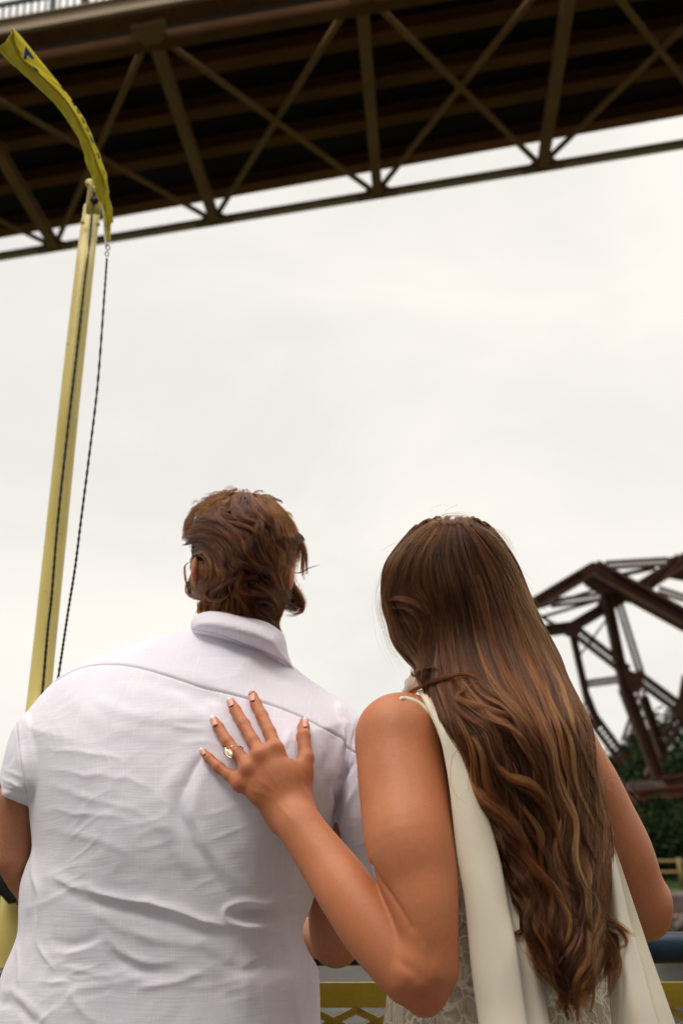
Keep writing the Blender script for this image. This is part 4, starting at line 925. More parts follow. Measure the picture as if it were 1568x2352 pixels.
wb_.add(capsule(whc+f2_*.092, whc+f2_*.110-u2_*.028, .006, .011), .012); wb_.add(capsule(whc+f2_*.09+r2_*.016-u2_*.058, whc+f2_*.09-r2_*.016-u2_*.058, .007, .007), .008)
for s in (1, -1): wb_.add(ellipsoid(whc+f2_*.080+r2_*s*.030+u2_*.008, (.012, .01, .010), Rw), .004); wb_.add(ellipsoid(whc+r2_*s*.072, (.010, .02, .03), Rw), .006)
V, F = surfnets(wb_, [-.23, .86, .86], [.62, 1.80, 1.78], .0022); V = relax(V, F, 3, .45); Nn = vnormals(V, F)
if (wb_(V[::50]+Nn[::50]*.004)-wb_(V[::50])).mean() < 0: F = F[:, ::-1]; Nn = -Nn
u, v, d = proj(V); red = np.zeros(len(V))
for (x, y, r_, a_) in ((800, 548, 40, .35), (690, 610, 46, .4), (605, 712, 44, .35), (548, 825, 40, .4), (705, 335, 34, .4), (575, 395, 34, .4), (455, 525, 34, .4), (390, 705, 36, .42), (1010, 470, 40, .25)):
    red = np.maximum(red, a_*np.exp(-(((u-376)/.32-x)**2+((v-1537)/.32-y)**2)/r_**2))
red = np.maximum(red, .45*np.exp(-((u-965)**2+(v-2296)**2)/36**2)); red = np.maximum(red, 1.0*np.clip(1.6-np.hypot((u-905)/3.6, (v-1736)/2.4), 0, 1)*(d < 1.3))
def dent(x_, y_, ax_, ay_, an_, h_):
    c_, s_ = math.cos(an_), math.sin(an_); a_ = (u-x_)*c_+(v-y_)*s_; b2_ = -(u-x_)*s_+(v-y_)*c_
    return Nn*(h_*.001*np.exp(-(a_/ax_)**2-(b2_/ay_)**2)*(d < 1.34)*(np.abs(Nn[:, 1]+.3) < 1.0))[:, None]
V = V+dent(966, 2264, 16, 13, .4, 1.9)+dent(934, 2222, 30, 12, .7, -1.6)+dent(992, 2196, 12, 26, 0, -1.2)+dent(1000, 2270, 10, 26, .2, -1.2)+dent(962, 2292, 24, 5, .2, -1.0)
for (x_, y_) in ((800, 570), (690, 630), (605, 730), (548, 840)):
    x0_, y0_ = 376+.32*x_, 1537+.32*y_; x1_, y1_ = 376+.32*890, 1537+.32*960; V = V+dent((x0_*.6+x1_*.4), (y0_*.6+y1_*.4), 26, 3.2, math.atan2(y1_-y0_, x1_-x0_), .55)
V = V+dent(700, 1800, 16, 5, 1.2, -1.0)+dent(652, 1862, 24, 5, .9, .8)
dd_, tt_, sg_ = polydist(u, v, [(850, 1990), (870, 2022), (893, 2052), (920, 2092), (944, 2132)]); V = V-Nn*(.0030*np.exp(-(dd_/4.5)**2)*np.clip(1.25-tt_, 0, 1)*(d < 1.3)+.0012*np.exp(-(dd_/13)**2)*(d < 1.3))[:, None]
# knuckle creases
for (x, y, ax, ay) in ((705, 335, 24, 7), (575, 395, 24, 9), (455, 525, 22, 10), (390, 705, 12, 20), (650, 243, 20, 4), (512, 285, 18, 7), (392, 415, 18, 9), (322, 640, 10, 16), (1000, 470, 22, 2)):
    for k in (-1, 0, 1):
        cx2, cy2 = x-k*ay*.45*(1 if ax > ay else .2), y+k*ax*.28; t = np.array([ax, -ay])/np.hypot(ax, ay); du = (u-376)/.32-cx2; dv = (v-1537)/.32-cy2
        al = du*t[0]+dv*t[1]; ac = -du*t[1]+dv*t[0]; V -= Nn*(.0004*np.exp(-(al/16)**2-(ac/3.2)**2)*(d < 1.36))[:, None]
mesh('body', V, F, M['skin_w'], wom, attrs={'red': red})
# nails
M['nail'] = mat('nail_pink', (0.74, 0.36, 0.28), 0.3); M['nail_tip'] = mat('nail_white', (0.86, 0.80, 0.76), 0.3)
def onskin(u_, v_, lift):
    # first point of the body met by the sight line, lifted a little
    o = P(u_, v_, 1.0); r = P(u_, v_, 2.0)-o; t = 0.12; best = None; bt, bf = t, 9
    while t < .40:
        f_ = float(wb_((o+r*t)[None])[0])
        if f_ < bf: bf, bt = f_, t
        if f_ < .0003: break
        t += max(f_*.6, .0004)
    if bf > .0012: bt = onskin.last
    else: onskin.last = bt
    return o+r*(bt-lift)
onskin.last = .3
nails = [((633, 226), (629, 163), 23, .0155), ((488, 262), (462, 205), 23, .0155), ((368, 402), (342, 336), 23, .0150), ((290, 612), (262, 566), 17, .0135), ((1016, 414), (1012, 343), 17, .0190)]
for k, (a, c, hw, lift) in enumerate(nails):
    a = np.array(a, float); c = np.array(c, float); t = c-a; L_ = np.hypot(*t); t /= L_; n_ = np.array([-t[1], t[0]]); nu, nv = 13, 15; V = []; mi = []
    for i in range(nv):
        s = i/(nv-1); wd = hw*math.sqrt(max(0, 1-((s-.42)/.60)**2)); wd = max(wd, 0.02)
        for j in range(nu):
            q = j/(nu-1)*2-1; X = a+t*L_*s+n_*wd*q; V.append(onskin(376+.32*X[0], 1537+.32*X[1], .0006+.0010*(1-q*q)+(.0022*(s-.7) if s > .7 else 0)))
    F = [(i*nu+j, i*nu+j+1, (i+1)*nu+j+1, (i+1)*nu+j) for i in range(nv-1) for j in range(nu-1)]; mi = [1 if (f[0]//nu) >= 11+(abs((f[0] % nu)-6) > 4)*-1 else 0 for f in F]
    o = mesh('fingernail', V, F, None, wom, mats=[M['nail'], M['nail_tip']], midx=mi); sm = o.modifiers.new('t', 'SOLIDIFY'); sm.thickness = .0009; sm.offset = 0
# ring
M['gold'] = mat('ring_gold', (0.72, 0.45, 0.20), 0.18, 1.0); M['gem'] = mat('ring_stone', (0.9, 0.9, 0.9), 0.02, 0.0, Transmission_Weight=0.7, IOR=2.2)
a_, c_ = ct(430, 610, .016), ct(560, 562, .018)
A_ = P(*ct(440, 608, .0165)); C_ = P(*ct(563, 566, .0175)); mid = (A_+C_)/2; half = np.linalg.norm(C_-A_)/2; e1 = (C_-A_)/np.linalg.norm(C_-A_); fd_ = P(*ct(540, 620, .017))-P(*ct(460, 525, .015)); fd_ /= np.linalg.norm(fd_); e2 = np.cross(e1, fd_); e2 /= np.linalg.norm(e2)
if e2.dot(CAM-mid) < 0: e2 = -e2
mb = MB(); an = np.linspace(0, 2*math.pi, 49); mb.tube([mid+e1*math.cos(t)*half*1.03+e2*math.sin(t)*(half*.98) for t in an], .0008, 10, caps=False); ring = mb.build('ring', M['gold'], wom, True)
gc = np.array(ct(467, 598, .0275)); gx = lambda x, y, l: P(*ct(x, y, l))
mar = [(436, 566), (462, 570), (484, 590), (494, 614), (486, 636), (462, 626), (444, 606), (437, 584)]
mc = np.mean(mar, 0); bz = [gx(x, y, .0285) for x, y in mar]; mb = MB(); mb.tube(crom([gx(x, y, .0285) for x, y in mar+mar[:1]], 5), .0007, 8); mb.prism([gx(*(mc+(np.array(q)-mc)*.98), .0255) for q in mar], e2, .0012); mb.build('bezel', M['gold'], ring, True)
V = [gx(*(mc+(np.array(q)-mc)*.9), .0287) for q in mar]+[gx(*(mc+(np.array(q)-mc)*.5), .0298) for q in mar]+[gx(mc[0], mc[1], .0262)]; F = [(i, (i+1) % 8, 8+(i+1) % 8, 8+i) for i in range(8)]+[tuple(range(8, 16))]+[((i+1) % 8, i, 16) for i in range(8)]
mesh('stone', V, F, M['gem'], ring, False)

# ------------------------------------------------------------------ dress
m = mat('lace', (0.62, 0.54, 0.42), 0.85); g = G(m); co = g.coord(); wv = g.n('ShaderNodeTexNoise'); wv.inputs['Scale'].default_value = 26; wv.inputs['Detail'].default_value = 2; g.l(co, wv.inputs['Vector'])
va = g.n('ShaderNodeVectorMath', operation='SCALE'); va.inputs['Scale'].default_value = 0.05; g.l(wv.outputs['Color'], va.inputs[0]); vb = g.n('ShaderNodeVectorMath', operation='ADD'); g.l(co, vb.inputs[0]); g.l(va.outputs[0], vb.inputs[1])
vo = g.n('ShaderNodeTexVoronoi', feature='DISTANCE_TO_EDGE'); vo.inputs['Scale'].default_value = 46; g.l(vb.outputs[0], vo.inputs['Vector']); ln = g.ramp(vo.outputs['Distance'], [(0.02, (1, 1, 1)), (0.09, (0, 0, 0))])
vo2 = g.n('ShaderNodeTexVoronoi', feature='DISTANCE_TO_EDGE'); vo2.inputs['Scale'].default_value = 380; g.l(co, vo2.inputs['Vector']); ln2 = g.ramp(vo2.outputs['Distance'], [(0.04, (1, 1, 1)), (0.16, (0, 0, 0))])
msk = g.ramp(g.noise(vb.outputs[0], 30, 2), [(0.47, (0, 0, 0)), (0.53, (1, 1, 1))]); col = g.mix(ln2, (0.36, 0.28, 0.20), (0.50, 0.42, 0.32)); col = g.mix(msk, col, (0.56, 0.48, 0.37)); col = g.mix(ln, col, (0.74, 0.67, 0.54)); g.color(col)
g.bump(g.math('ADD', ln, g.math('MULTIPLY', ln2, .35)), 0.7, 0.0012); M['lace'] = m
OD = Outline([(1000, 1640), (1080, 1620), (1250, 1640), (1330, 1700), (1340, 1850), (1370, 1980), (1395, 2080), (1404, 2180), (1410, 2280), (1425, 2352), (1450, 2480), (1460, 2600), (1440, 2720), (1150, 2740), (880, 2720), (850, 2600), (862, 2460), (880, 2352), (894, 2262), (935, 2180), (985, 2080), (1010, 1960), (1010, 1850), (1000, 1740)], n=4)
DD = tps([(1020, 1700, 1.245), (1150, 1700, 1.24), (1300, 1700, 1.26), (1050, 2000, 1.215), (1180, 2000, 1.195), (1340, 2000, 1.23), (920, 2330, 1.20), (1150, 2330, 1.14), (1390, 2330, 1.19), (1150, 2700, 1.10), (900, 2700, 1.15), (1420, 2700, 1.15), (700, 2200, 1.25), (1700, 2200, 1.28), (1150, 1400, 1.27)])
dr = Shape().add(inflate(OD, DD, .095, .10, 2.0))
dc = P(1150, 2650, 1.24)
dr.add(capsule((dc[0], dc[1]+.02, dc[2]-.02), (dc[0], dc[1]+.05, .18), .175, .30), .06)
dr.add((lambda kk: (lambda q: -kk(q)))(capsule(P(912, 1694, 1.285), P(936, 1850, 1.22), rm(92, 1.285)+.0015, rm(104, 1.22)+.0015)), .004, 'i')
dr.add((lambda kk: (lambda q: -kk(q)))(lambda q: wb2(q)-.0015), .003, 'i')
V, F = surfnets(dr, [dc[0]-.42, .78, .04], [dc[0]+.44, 1.85, 1.50], .0045, 1.8); V = relax(V, F, 3); Nn = vnormals(V, F)
if (dr(V[::50]+Nn[::50]*.004)-dr(V[::50])).mean() < 0: F = F[:, ::-1]; Nn = -Nn
V = V+Nn*(.0012*vnoise(V*np.array([60, 60, 12]), 2)+.02*vnoise(np.stack([np.arctan2(V[:, 0]-dc[0], V[:, 1]-dc[1])*5, V[:, 2]*.5, V[:, 2]*0], 1), 5)*np.clip((.9-V[:, 2])*2, 0, 1))[:, None]
mesh('dress', V, F, M['lace'], wom)
m = mat('ivory_satin', (0.72, 0.65, 0.52), 0.55); g = G(m); co = g.coord(); g.b.inputs['Sheen Weight'].default_value = .2; f = g.noise(co, 14, 3); g.color(g.ramp(f, [(0.3, (0.69, 0.62, 0.49)), (0.7, (0.75, 0.68, 0.55))])); g.bump(g.noise(co, 1200, 2), .15, .0003); M['ivory'] = m
def sheet(name, cols, mt, parent, nr=70, sub=9, thick=.0016, wav=.0012, seed=1):
    """cols: each a list of (u, v, d); lofted side by side with smooth columns"""
    C3 = [crom([P(*q) for q in c], 10) for c in cols]; C3 = [np.array([np.array([np.interp(t, np.linspace(0, 1, len(c)), c[:, k]) for k in range(3)]) for t in np.linspace(0, 1, nr)]) for c in C3]
    rows = [crom([c[i] for c in C3], sub) for i in range(nr)]; nc_ = len(rows[0]); V = np.concatenate(rows)
    V = V+np.array([0, -1, .1])*(wav*vnoise(V*np.array([70, 70, 9]), seed))[:, None]
    F = [(i*nc_+j, i*nc_+j+1, (i+1)*nc_+j+1, (i+1)*nc_+j) for i in range(nr-1) for j in range(nc_-1)]
    o = mesh(name, V, F, mt, parent); s_ = o.modifiers.new('t', 'SOLIDIFY'); s_.thickness = thick; s_.offset = 0; return o
def D3(pts, o): return [(a, b_, c+o) for a, b_, c in pts]
cA = [(955, 1578, 1.31), (975, 1612, 1.272), (998, 1661, 1.238), (1014, 1705, 1.218), (1024, 1751, 1.205), (1034, 1811, 1.188), (1052, 1967, 1.150), (1070, 2075, 1.125), (1084, 2219, 1.098), (1102, 2352, 1.075), (1130, 2560, 1.03)]
cB = [(x_, v_, cA[i][2]-.003-.0014*i) for i, (x_, v_) in enumerate(((978, 1570), (1002, 1606), (1026, 1657), (1042, 1703), (1055, 1750), (1070, 1811), (1096, 1967), (1120, 2075), (1140, 2219), (1158, 2352), (1190, 2560)))]
cC = [(1000, 1580, 1.30), (1030, 1620, 1.265), (1050, 1668, 1.235), (1068, 1720, 1.210), (1088, 1775, 1.192), (1104, 1830, 1.176), (1142, 1967, 1.142), (1162, 2075, 1.118), (1182, 2180, 1.092), (1205, 2352, 1.066), (1240, 2560, 1.022)]
cC2 = D3([(a+1, b_, c_) for a, b_, c_ in cC], .016)
cD = [(a+(14+26*i/10), b_, c_+.020) for i, (a, b_, c_) in enumerate(cC)]
cE = [(a+(24+34*i/10), b_, c_+.034) for i, (a, b_, c_) in enumerate(cC)]
cA0 = D3([(a+10, b_, c_) for a, b_, c_ in cA], .022)
cp = sheet('cape_panel', [cA0, cA, cB, cC, cC2, cD, cE], M['ivory'], wom, 90, 8)
rA = [(1330, 1760, 1.25), (1352, 1860, 1.245), (1372, 1986, 1.225), (1384, 2090, 1.205), (1390, 2200, 1.180), (1400, 2303, 1.155), (1410, 2400, 1.135), (1430, 2560, 1.09)]
rB = [(1345, 1760, 1.24), (1372, 1860, 1.232), (1400, 1986, 1.205), (1418, 2090, 1.185), (1436, 2200, 1.158), (1452, 2303, 1.135), (1470, 2400, 1.115), (1500, 2560, 1.07)]
rC = [(1356, 1760, 1.25), (1385, 1880, 1.238), (1416, 2000, 1.214), (1442, 2110, 1.195), (1466, 2200, 1.172), (1492, 2303, 1.148), (1518, 2400, 1.128), (1560, 2560, 1.085)]
rD = D3([(a+1, b_, c_) for a, b_, c_ in rC], .012)
rE = [(1362, 1770, 1.258), (1396, 1905, 1.245), (1425, 1988, 1.228), (1462, 2100, 1.205), (1496, 2200, 1.182), (1532, 2303, 1.160), (1566, 2400, 1.140), (1620, 2560, 1.10)]
sheet('cape_panel', [rA, rB, rC, rD, rE], M['ivory'], wom, 70, 9, seed=4)
# strap over the shoulder and the tied collar at the neck
sp1 = crom([P(900, 1612, 1.30)]+[onskin(a_, b_, .0010) for a_, b_ in ((918, 1604), (934, 1604), (948, 1608), (964, 1616), (980, 1632), (994, 1654), (1006, 1684))], 8)
V = []; nn_ = len(sp1)
for i, p in enumerate(sp1):
    t = sp1[min(i+1, nn_-1)]-sp1[max(i-1, 0)]; t /= np.linalg.norm(t); sd_ = np.cross(t, (0, -1, .2)); sd_ /= np.linalg.norm(sd_); V += [p-sd_*.0028, p+sd_*.0028]
o = mesh('strap', V, [(2*i, 2*i+1, 2*i+3, 2*i+2) for i in range(nn_-1)], M['ivory'], wom); s_ = o.modifiers.new('t', 'SOLIDIFY'); s_.thickness = .0012
ck = Shape().chain([(936, 1590, 1.37, 12), (958, 1566, 1.36, 22), (985, 1560, 1.34, 34), (1020, 1580, 1.32, 30)], .01); ck.chain([(934, 1572, 1.38, 7), (940, 1564, 1.38, 8), (955, 1570, 1.37, 12)], .006)
ctr_ = P(970, 1570, 1.35); V, F = surfnets(ck, ctr_-.07, ctr_+.07, .002); V = relax(V, F, 2); mesh('collar', V, F, M['ivory'], wom)

# ------------------------------------------------------------------ hair
OW = Outline([(1044, 1189), (1084, 1197), (1134, 1228), (1164, 1263), (1189, 1304), (1209, 1354), (1234, 1414), (1262, 1469), (1286, 1514), (1302, 1559), (1327, 1609), (1352, 1659), (1364, 1710), (1368, 1770), (1386, 1842), (1400, 1900), (1405, 1968), (1400, 2040), (1396, 2076), (1390, 2148), (1380, 2216), (1366, 2254), (1340, 2276), (1310, 2284),
   (1285, 2280), (1244, 2236), (1228, 2195), (1200, 2144), (1198, 2065), (1176, 2036), (1168, 1993), (1136, 1946), (1120, 1892), (1092, 1856), (1078, 1806), (1070, 1770), (1054, 1729), (1029, 1694), (1006, 1659), (984, 1609), (969, 1569), (956, 1550), (949, 1524), (924, 1499), (901, 1469), (891, 1429), (880, 1394), (877, 1344), (884, 1299), (909, 1262), (949, 1222), (999, 1194)], n=4)
DW = tps([(1040, 1350, 1.335), (1040, 1200, 1.38), (900, 1350, 1.36), (1190, 1350, 1.37), (1100, 1500, 1.30), (950, 1480, 1.33), (1270, 1530, 1.32), (1150, 1650, 1.205), (1020, 1640, 1.225), (1320, 1650, 1.25), (1220, 1850, 1.165), (1090, 1830, 1.165), (1370, 1850, 1.215), (1280, 2050, 1.13), (1190, 2040, 1.115), (1390, 2050, 1.165), (1300, 2250, 1.085), (600, 1300, 1.4), (600, 2000, 1.2), (1800, 1400, 1.4), (1800, 2200, 1.25), (1300, 2700, 1.05), (1050, 1000, 1.42)])
NW = near(OW, DW, .030, .055, 2.0)
OWi = Outline(np.array([(a, b_) for a, b_ in OW.c[::4]]), n=2)
class Shr:
    def __init__(s, o, k): s.o, s.k = o, k
    def __call__(s, a, b_): return s.o(a, b_)-s.k
wh = Shape().add(inflate(Shr(OW, 7), lambda a, b_: DW(a, b_)+.006, .034, .05, 2.0)); wh.add(ellipsoid(whc+u2_*.002-f2_*.002, (.074, .086, .086), Rw), .02)
V, F = surfnets(wh, [.02, .9, 1.0], [.47, 1.66, 1.80], .0042); V = relax(V, F, 3)
M['hair_base_w'] = noisy('hair_underlayer', (0.020, 0.007, 0.0025), (0.036, 0.014, 0.005), 60, 1.0, 0.5, 0.004, Specular_IOR_Level=0.0)
ww = mesh('hair', V, F, M['hair_base_w'], wom)

def hairmat(name, c_dark, c_mid, c_light, rough=.30):
    m = bpy.data.materials.new(name); m.use_nodes = True; t = m.node_tree; t.nodes.clear(); o = t.nodes.new('ShaderNodeOutputMaterial'); h = t.nodes.new('ShaderNodeBsdfHairPrincipled'); h.parametrization = 'COLOR'
    h.inputs['Roughness'].default_value = rough; h.inputs['Radial Roughness'].default_value = .45; h.inputs['Coat'].default_value = 0.0; h.inputs['IOR'].default_value = 1.33
    hi = t.nodes.new('ShaderNodeHairInfo'); r = t.nodes.new('ShaderNodeValToRGB'); e_ = r.color_ramp.elements; e_[0].position = 0; e_[0].color = (*c_dark, 1); e_[1].position = 1; e_[1].color = (*c_light, 1); x = e_.new(.55); x.color = (*c_mid, 1)
    at = t.nodes.new('ShaderNodeAttribute'); at.attribute_name = 'tone'; t.links.new(at.outputs['Fac'], r.inputs[0]); t.links.new(r.outputs[0], h.inputs['Color']); t.links.new(h.outputs[0], o.inputs[0]); return m
M['hair_w'] = hairmat('hair_chestnut', (0.009, 0.0022, 0.0006), (0.048, 0.0115, 0.0022), (0.38, 0.115, 0.026)); M['hair_m'] = hairmat('hair_auburn', (0.006, 0.0012, 0.0003), (0.030, 0.0058, 0.0009), (0.20, 0.044, 0.007))

def curves(name, pts, rad, tone, mt, parent):
    """pts (n, k, 3) world; rad (n, k); tone (n,)"""
    n, k, _ = pts.shape; off = world_loc(parent); hc_ = bpy.data.hair_curves.new(name); hc_.add_curves([k]*n)
    hc_.points.foreach_set('position', (pts-off).astype(np.float32).ravel())
    if 'radius' not in hc_.attributes: hc_.attributes.new('radius', 'FLOAT', 'POINT')
    hc_.attributes['radius'].data.foreach_set('value', rad.astype(np.float32).ravel())
    a = hc_.attributes.new('tone', 'FLOAT', 'CURVE'); a.data.foreach_set('value', tone.astype(np.float32)); hc_.materials.append(mt)
    o = bpy.data.objects.new(name, hc_); sc.collection.objects.link(o); o.parent = parent; return o
class Field:
    def __init__(s, guides, lo, hi, step=6.0, soft=7.0):
        s.lo = np.array(lo, float); s.step = step; P_, T_, W_ = [], [], []
        for gd in guides:
            wgt = 1.0
            c = crom(gd, 8); t = np.gradient(c, axis=0); t /= np.linalg.norm(t, axis=1)[:, None]+1e-9; P_.append(c); T_.append(t)
        P_ = np.concatenate(P_); T_ = np.concatenate(T_); gu = np.arange(lo[0], hi[0], step); gv = np.arange(lo[1], hi[1], step); q = np.stack(np.meshgrid(gu, gv, indexing='ij'), -1).reshape(-1, 2); outv = np.zeros(q.shape)
        for i in range(0, len(q), 2000):
            d2 = ((q[i:i+2000, None]-P_[None])**2).sum(-1); w_ = 1/(d2+soft**2)**1.7; x = w_@T_; outv[i:i+2000] = x/(np.linalg.norm(x, axis=1)[:, None]+1e-12)
        s.A = outv.reshape(len(gu), len(gv), 2)
    def __call__(s, p):
        x = (p[:, 0]-s.lo[0])/s.step; y = (p[:, 1]-s.lo[1])/s.step; return np.stack([bil(s.A[..., 0], x, y), bil(s.A[..., 1], x, y)], 1)
def locks(fld, surf, roots, lens, K, nper, rad_lock, hgt, wave, r_strand, tone_c, seed, tonej=.18, spread=(1, .9, .35), frizz=1.0, wrap=0.0, calm=False, outl=None):
    """clumps of strands that follow a flow over a surface. roots (n,2) px; lens px"""
    rg = np.random.default_rng(seed); n = len(roots); p = roots.astype(float).copy(); path = [p.copy()]; st = (lens/(K-1))[:, None]
    for k in range(K-1):
        t = fld(p); t2 = fld(p+t*st*.5); p = p+t2*st; path.append(p.copy())
    path = np.stack(path, 1); T = np.gradient(path, axis=1); T /= np.linalg.norm(T, axis=2)[..., None]+1e-9; Nm = np.stack([-T[..., 1], T[..., 0]], -1); s = np.linspace(0, 1, K)[None]
    ph = rg.uniform(0, 6.28, n)[:, None]; ph = ph*.5+roots[:, :1]*.02; dist = s*lens[:, None]; amp = wave(path)
    path = path+Nm*(amp*np.sin(dist/rg.uniform(24, 38, n)[:, None]+ph))[..., None]
    # every strand
    idx = np.repeat(np.arange(n), nper); m_ = len(idx); r_ = np.sqrt(rg.uniform(0, 1, m_)); an = rg.uniform(0, 6.28, m_); a = (r_*np.cos(an))[:, None]; b_ = (r_*np.sin(an))[:, None]
    prof_ = np.interp(s, [0, .5, 1], spread); rl = rad_lock[idx][:, None]*prof_; twist = rg.uniform(-1.5, 1.5, n)[idx][:, None]*s; ca, sa = np.cos(twist), np.sin(twist); A2 = a*ca-b_*sa; B2 = a*sa+b_*ca
    lag = rg.uniform(-.06, .06, m_)[:, None]; q = path[idx]
    fr = sum(rg.normal(0, 1, (m_, 1))*np.sin(s*f*rg.uniform(.7, 1.3, (m_, 1))+rg.uniform(0, 6.28, (m_, 1)))/(f**.8) for f in (3, 7, 13))*frizz*(.3+s)
    fr2 = rg.normal(0, 1, (m_, 1))*s**2*frizz*1.6
    q = q+Nm[idx]*(A2*rl+fr*1.3+fr2)[..., None]; u_, v_ = q[..., 0], q[..., 1]
    base = surf(u_.ravel(), v_.ravel()).reshape(u_.shape); hs_ = np.clip((v_-1330)/330, .25, 1) if calm else 1.0; dep = base-hs_*(hgt[idx][:, None]*np.sin(np.pi*np.clip(s*.9+.08, 0, 1))**.5)-B2*rl/FPX*1.3*.8+.0012*(fr*.6)+wrap*np.clip(1-s*20, 0, 1)**1.5
    short = rg.uniform(.8, 1.0, m_)[:, None]
    if calm and wrap: kk_ = np.clip(1-s*63, 0, 1); v_ = v_+16*kk_; dep = dep+.045*kk_
    if outl is not None:
        for _ in range(2):
            s0 = outl(u_.ravel(), v_.ravel()).reshape(u_.shape); gx = (outl(u_.ravel()+3, v_.ravel())-outl(u_.ravel()-3, v_.ravel())).reshape(u_.shape)/6; df = np.maximum(-3-s0, 0)*.8; u_ = u_+gx*df*(v_ < 2150)
    W = PA(u_, v_, dep); rad = r_strand*np.interp(s, [0, .12, .75, 1], [.75, 1, .9, .18])*rg.uniform(.75, 1.2, (m_, 1))
    tone = np.clip(tone_c[idx]+rg.normal(0, tonej, m_), 0, 1); return W, np.broadcast_to(rad, u_.shape), tone
def inside(outl, n, rg, lo, hi, marg=0):
    r = []
    while len(r) < n:
        q = rg.uniform(lo, hi, (n*3, 2)); r += list(q[outl(q[:, 0], q[:, 1]) > marg])
    return np.array(r[:n])

# woman's hair flow, read off the photograph's locks
gw = [[(1012, 1192), (955, 1230), (912, 1283), (889, 1338), (882, 1385), (893, 1430), (905, 1468), (930, 1498), (956, 1530)],
 [(1016, 1195), (972, 1245), (938, 1300), (925, 1345), (935, 1372), (962, 1392), (985, 1420), (993, 1460), (985, 1510), (975, 1550), (965, 1580)],
 [(1022, 1194), (988, 1260), (975, 1320), (990, 1380), (1005, 1440), (1010, 1510), (1022, 1580), (1045, 1650), (1072, 1730), (1088, 1800), (1105, 1860), (1140, 1930), (1180, 2010)],
 [(1032, 1192), (1015, 1262), (1030, 1340), (1052, 1420), (1066, 1500), (1090, 1570), (1125, 1650), (1155, 1740), (1172, 1820), (1188, 1900), (1215, 2000), (1225, 2100), (1238, 2200)],
 [(1044, 1191), (1055, 1262), (1085, 1350), (1108, 1440), (1130, 1520), (1165, 1600), (1200, 1680), (1228, 1780), (1242, 1880), (1268, 1960), (1288, 2060), (1282, 2150), (1292, 2275)],
 [(1058, 1193), (1096, 1255), (1136, 1340), (1163, 1430), (1190, 1510), (1225, 1590), (1258, 1670), (1288, 1760), (1308, 1850), (1328, 1930), (1346, 2020), (1338, 2110), (1328, 2200), (1312, 2280)],
 [(1078, 1198), (1134, 1252), (1180, 1330), (1210, 1410), (1240, 1480), (1272, 1560), (1305, 1640), (1330, 1710), (1348, 1790), (1370, 1870), (1388, 1950), (1384, 2030), (1372, 2120), (1362, 2210), (1345, 2272)],
 [(1100, 1206), (1158, 1272), (1194, 1345), (1228, 1425), (1262, 1500), (1290, 1560), (1318, 1620), (1346, 1680), (1358, 1750), (1382, 1830), (1400, 1900), (1402, 1980), (1396, 2060), (1392, 2140), (1380, 2220)],
 [(1050, 1690), (1074, 1740), (1078, 1800), (1098, 1850), (1130, 1900), (1155, 1960), (1172, 2020), (1196, 2060), (1200, 2120), (1218, 2180), (1255, 2235), (1300, 2275)],
 [(1135, 1752), (1165, 1790), (1225, 1822), (1262, 1868), (1275, 1910)], [(1100, 1850), (1160, 1905), (1215, 1965), (1240, 2030), (1235, 2090)], [(1205, 1995), (1262, 2040), (1302, 2100), (1308, 2160), (1290, 2210)],
 [(1300, 1900), (1290, 1960), (1310, 2020), (1355, 2060), (1365, 2110)], [(1070, 1560), (1110, 1590), (1160, 1612), (1210, 1660)], [(1060, 1620), (1110, 1650), (1165, 1668), (1215, 1720)]]
fw = Field(gw, (760, 1080), (1560, 2420), 6, 8)
rg = np.random.default_rng(11)
wav = lambda p: np.clip((p[..., 1]-1520)/500, 0, 1)*11+1.2
LO, HI = (860, 1180), (1420, 2290)
sets = []
# roots along the crown: long locks
def crownroots(n):
    t = rg.uniform(0, 1, n); c = crom([(955, 1220), (982, 1204), (1012, 1194), (1044, 1190), (1076, 1195), (1106, 1208), (1136, 1230), (1156, 1252)], 20); i = (t*(len(c)-1)).astype(int); return c[i]+rg.normal(0, 1, (n, 2))*np.array([7, 4])+np.array([0, -12])
def tonef(rt_): 
    q = np.stack([rt_[:, 0]*.02, rt_[:, 1]*.004, rt_[:, 0]*0], 1); return np.clip(.42+.26*vnoise(q, 4)+rg.normal(0, .22, len(rt_)), .03, .95)
n = 230; rt_ = crownroots(n); sets.append(locks(fw, NW, rt_, rg.uniform(850, 1130, n), 64, 55, rg.uniform(5, 12, n), rg.uniform(-.003, .010, n), wav, .00016, tonef(rt_), 1, spread=(.5, 1, .4), wrap=.01, calm=True, outl=OW))
n = 520; rt_ = inside(OW, n, rg, LO, HI, 12); rt_[:, 1] = np.minimum(rt_[:, 1], 2120); ln_ = np.minimum(rg.uniform(160, 520, n), rg.uniform(2190, 2350, n)-rt_[:, 1]); sets.append(locks(fw, NW, rt_, ln_, 40, 55, rg.uniform(4, 11, n), rg.uniform(-.004, .015, n), wav, .00015, tonef(rt_), 2, spread=(.45, 1, .22), calm=True, outl=OW))
n = 1100; rt_ = inside(OW, n, rg, (860, 1180), (1420, 2100), 6); ln_ = np.minimum(rg.uniform(200, 480, n), 2320-rt_[:, 1]); sets.append(locks(fw, NW, rt_, ln_, 40, 9, rg.uniform(8, 20, n), rg.uniform(.001, .011, n), wav, .00012, np.clip(tonef(rt_)+.12, 0, 1), 3, frizz=1.8, calm=True, tonej=.25, outl=OW))
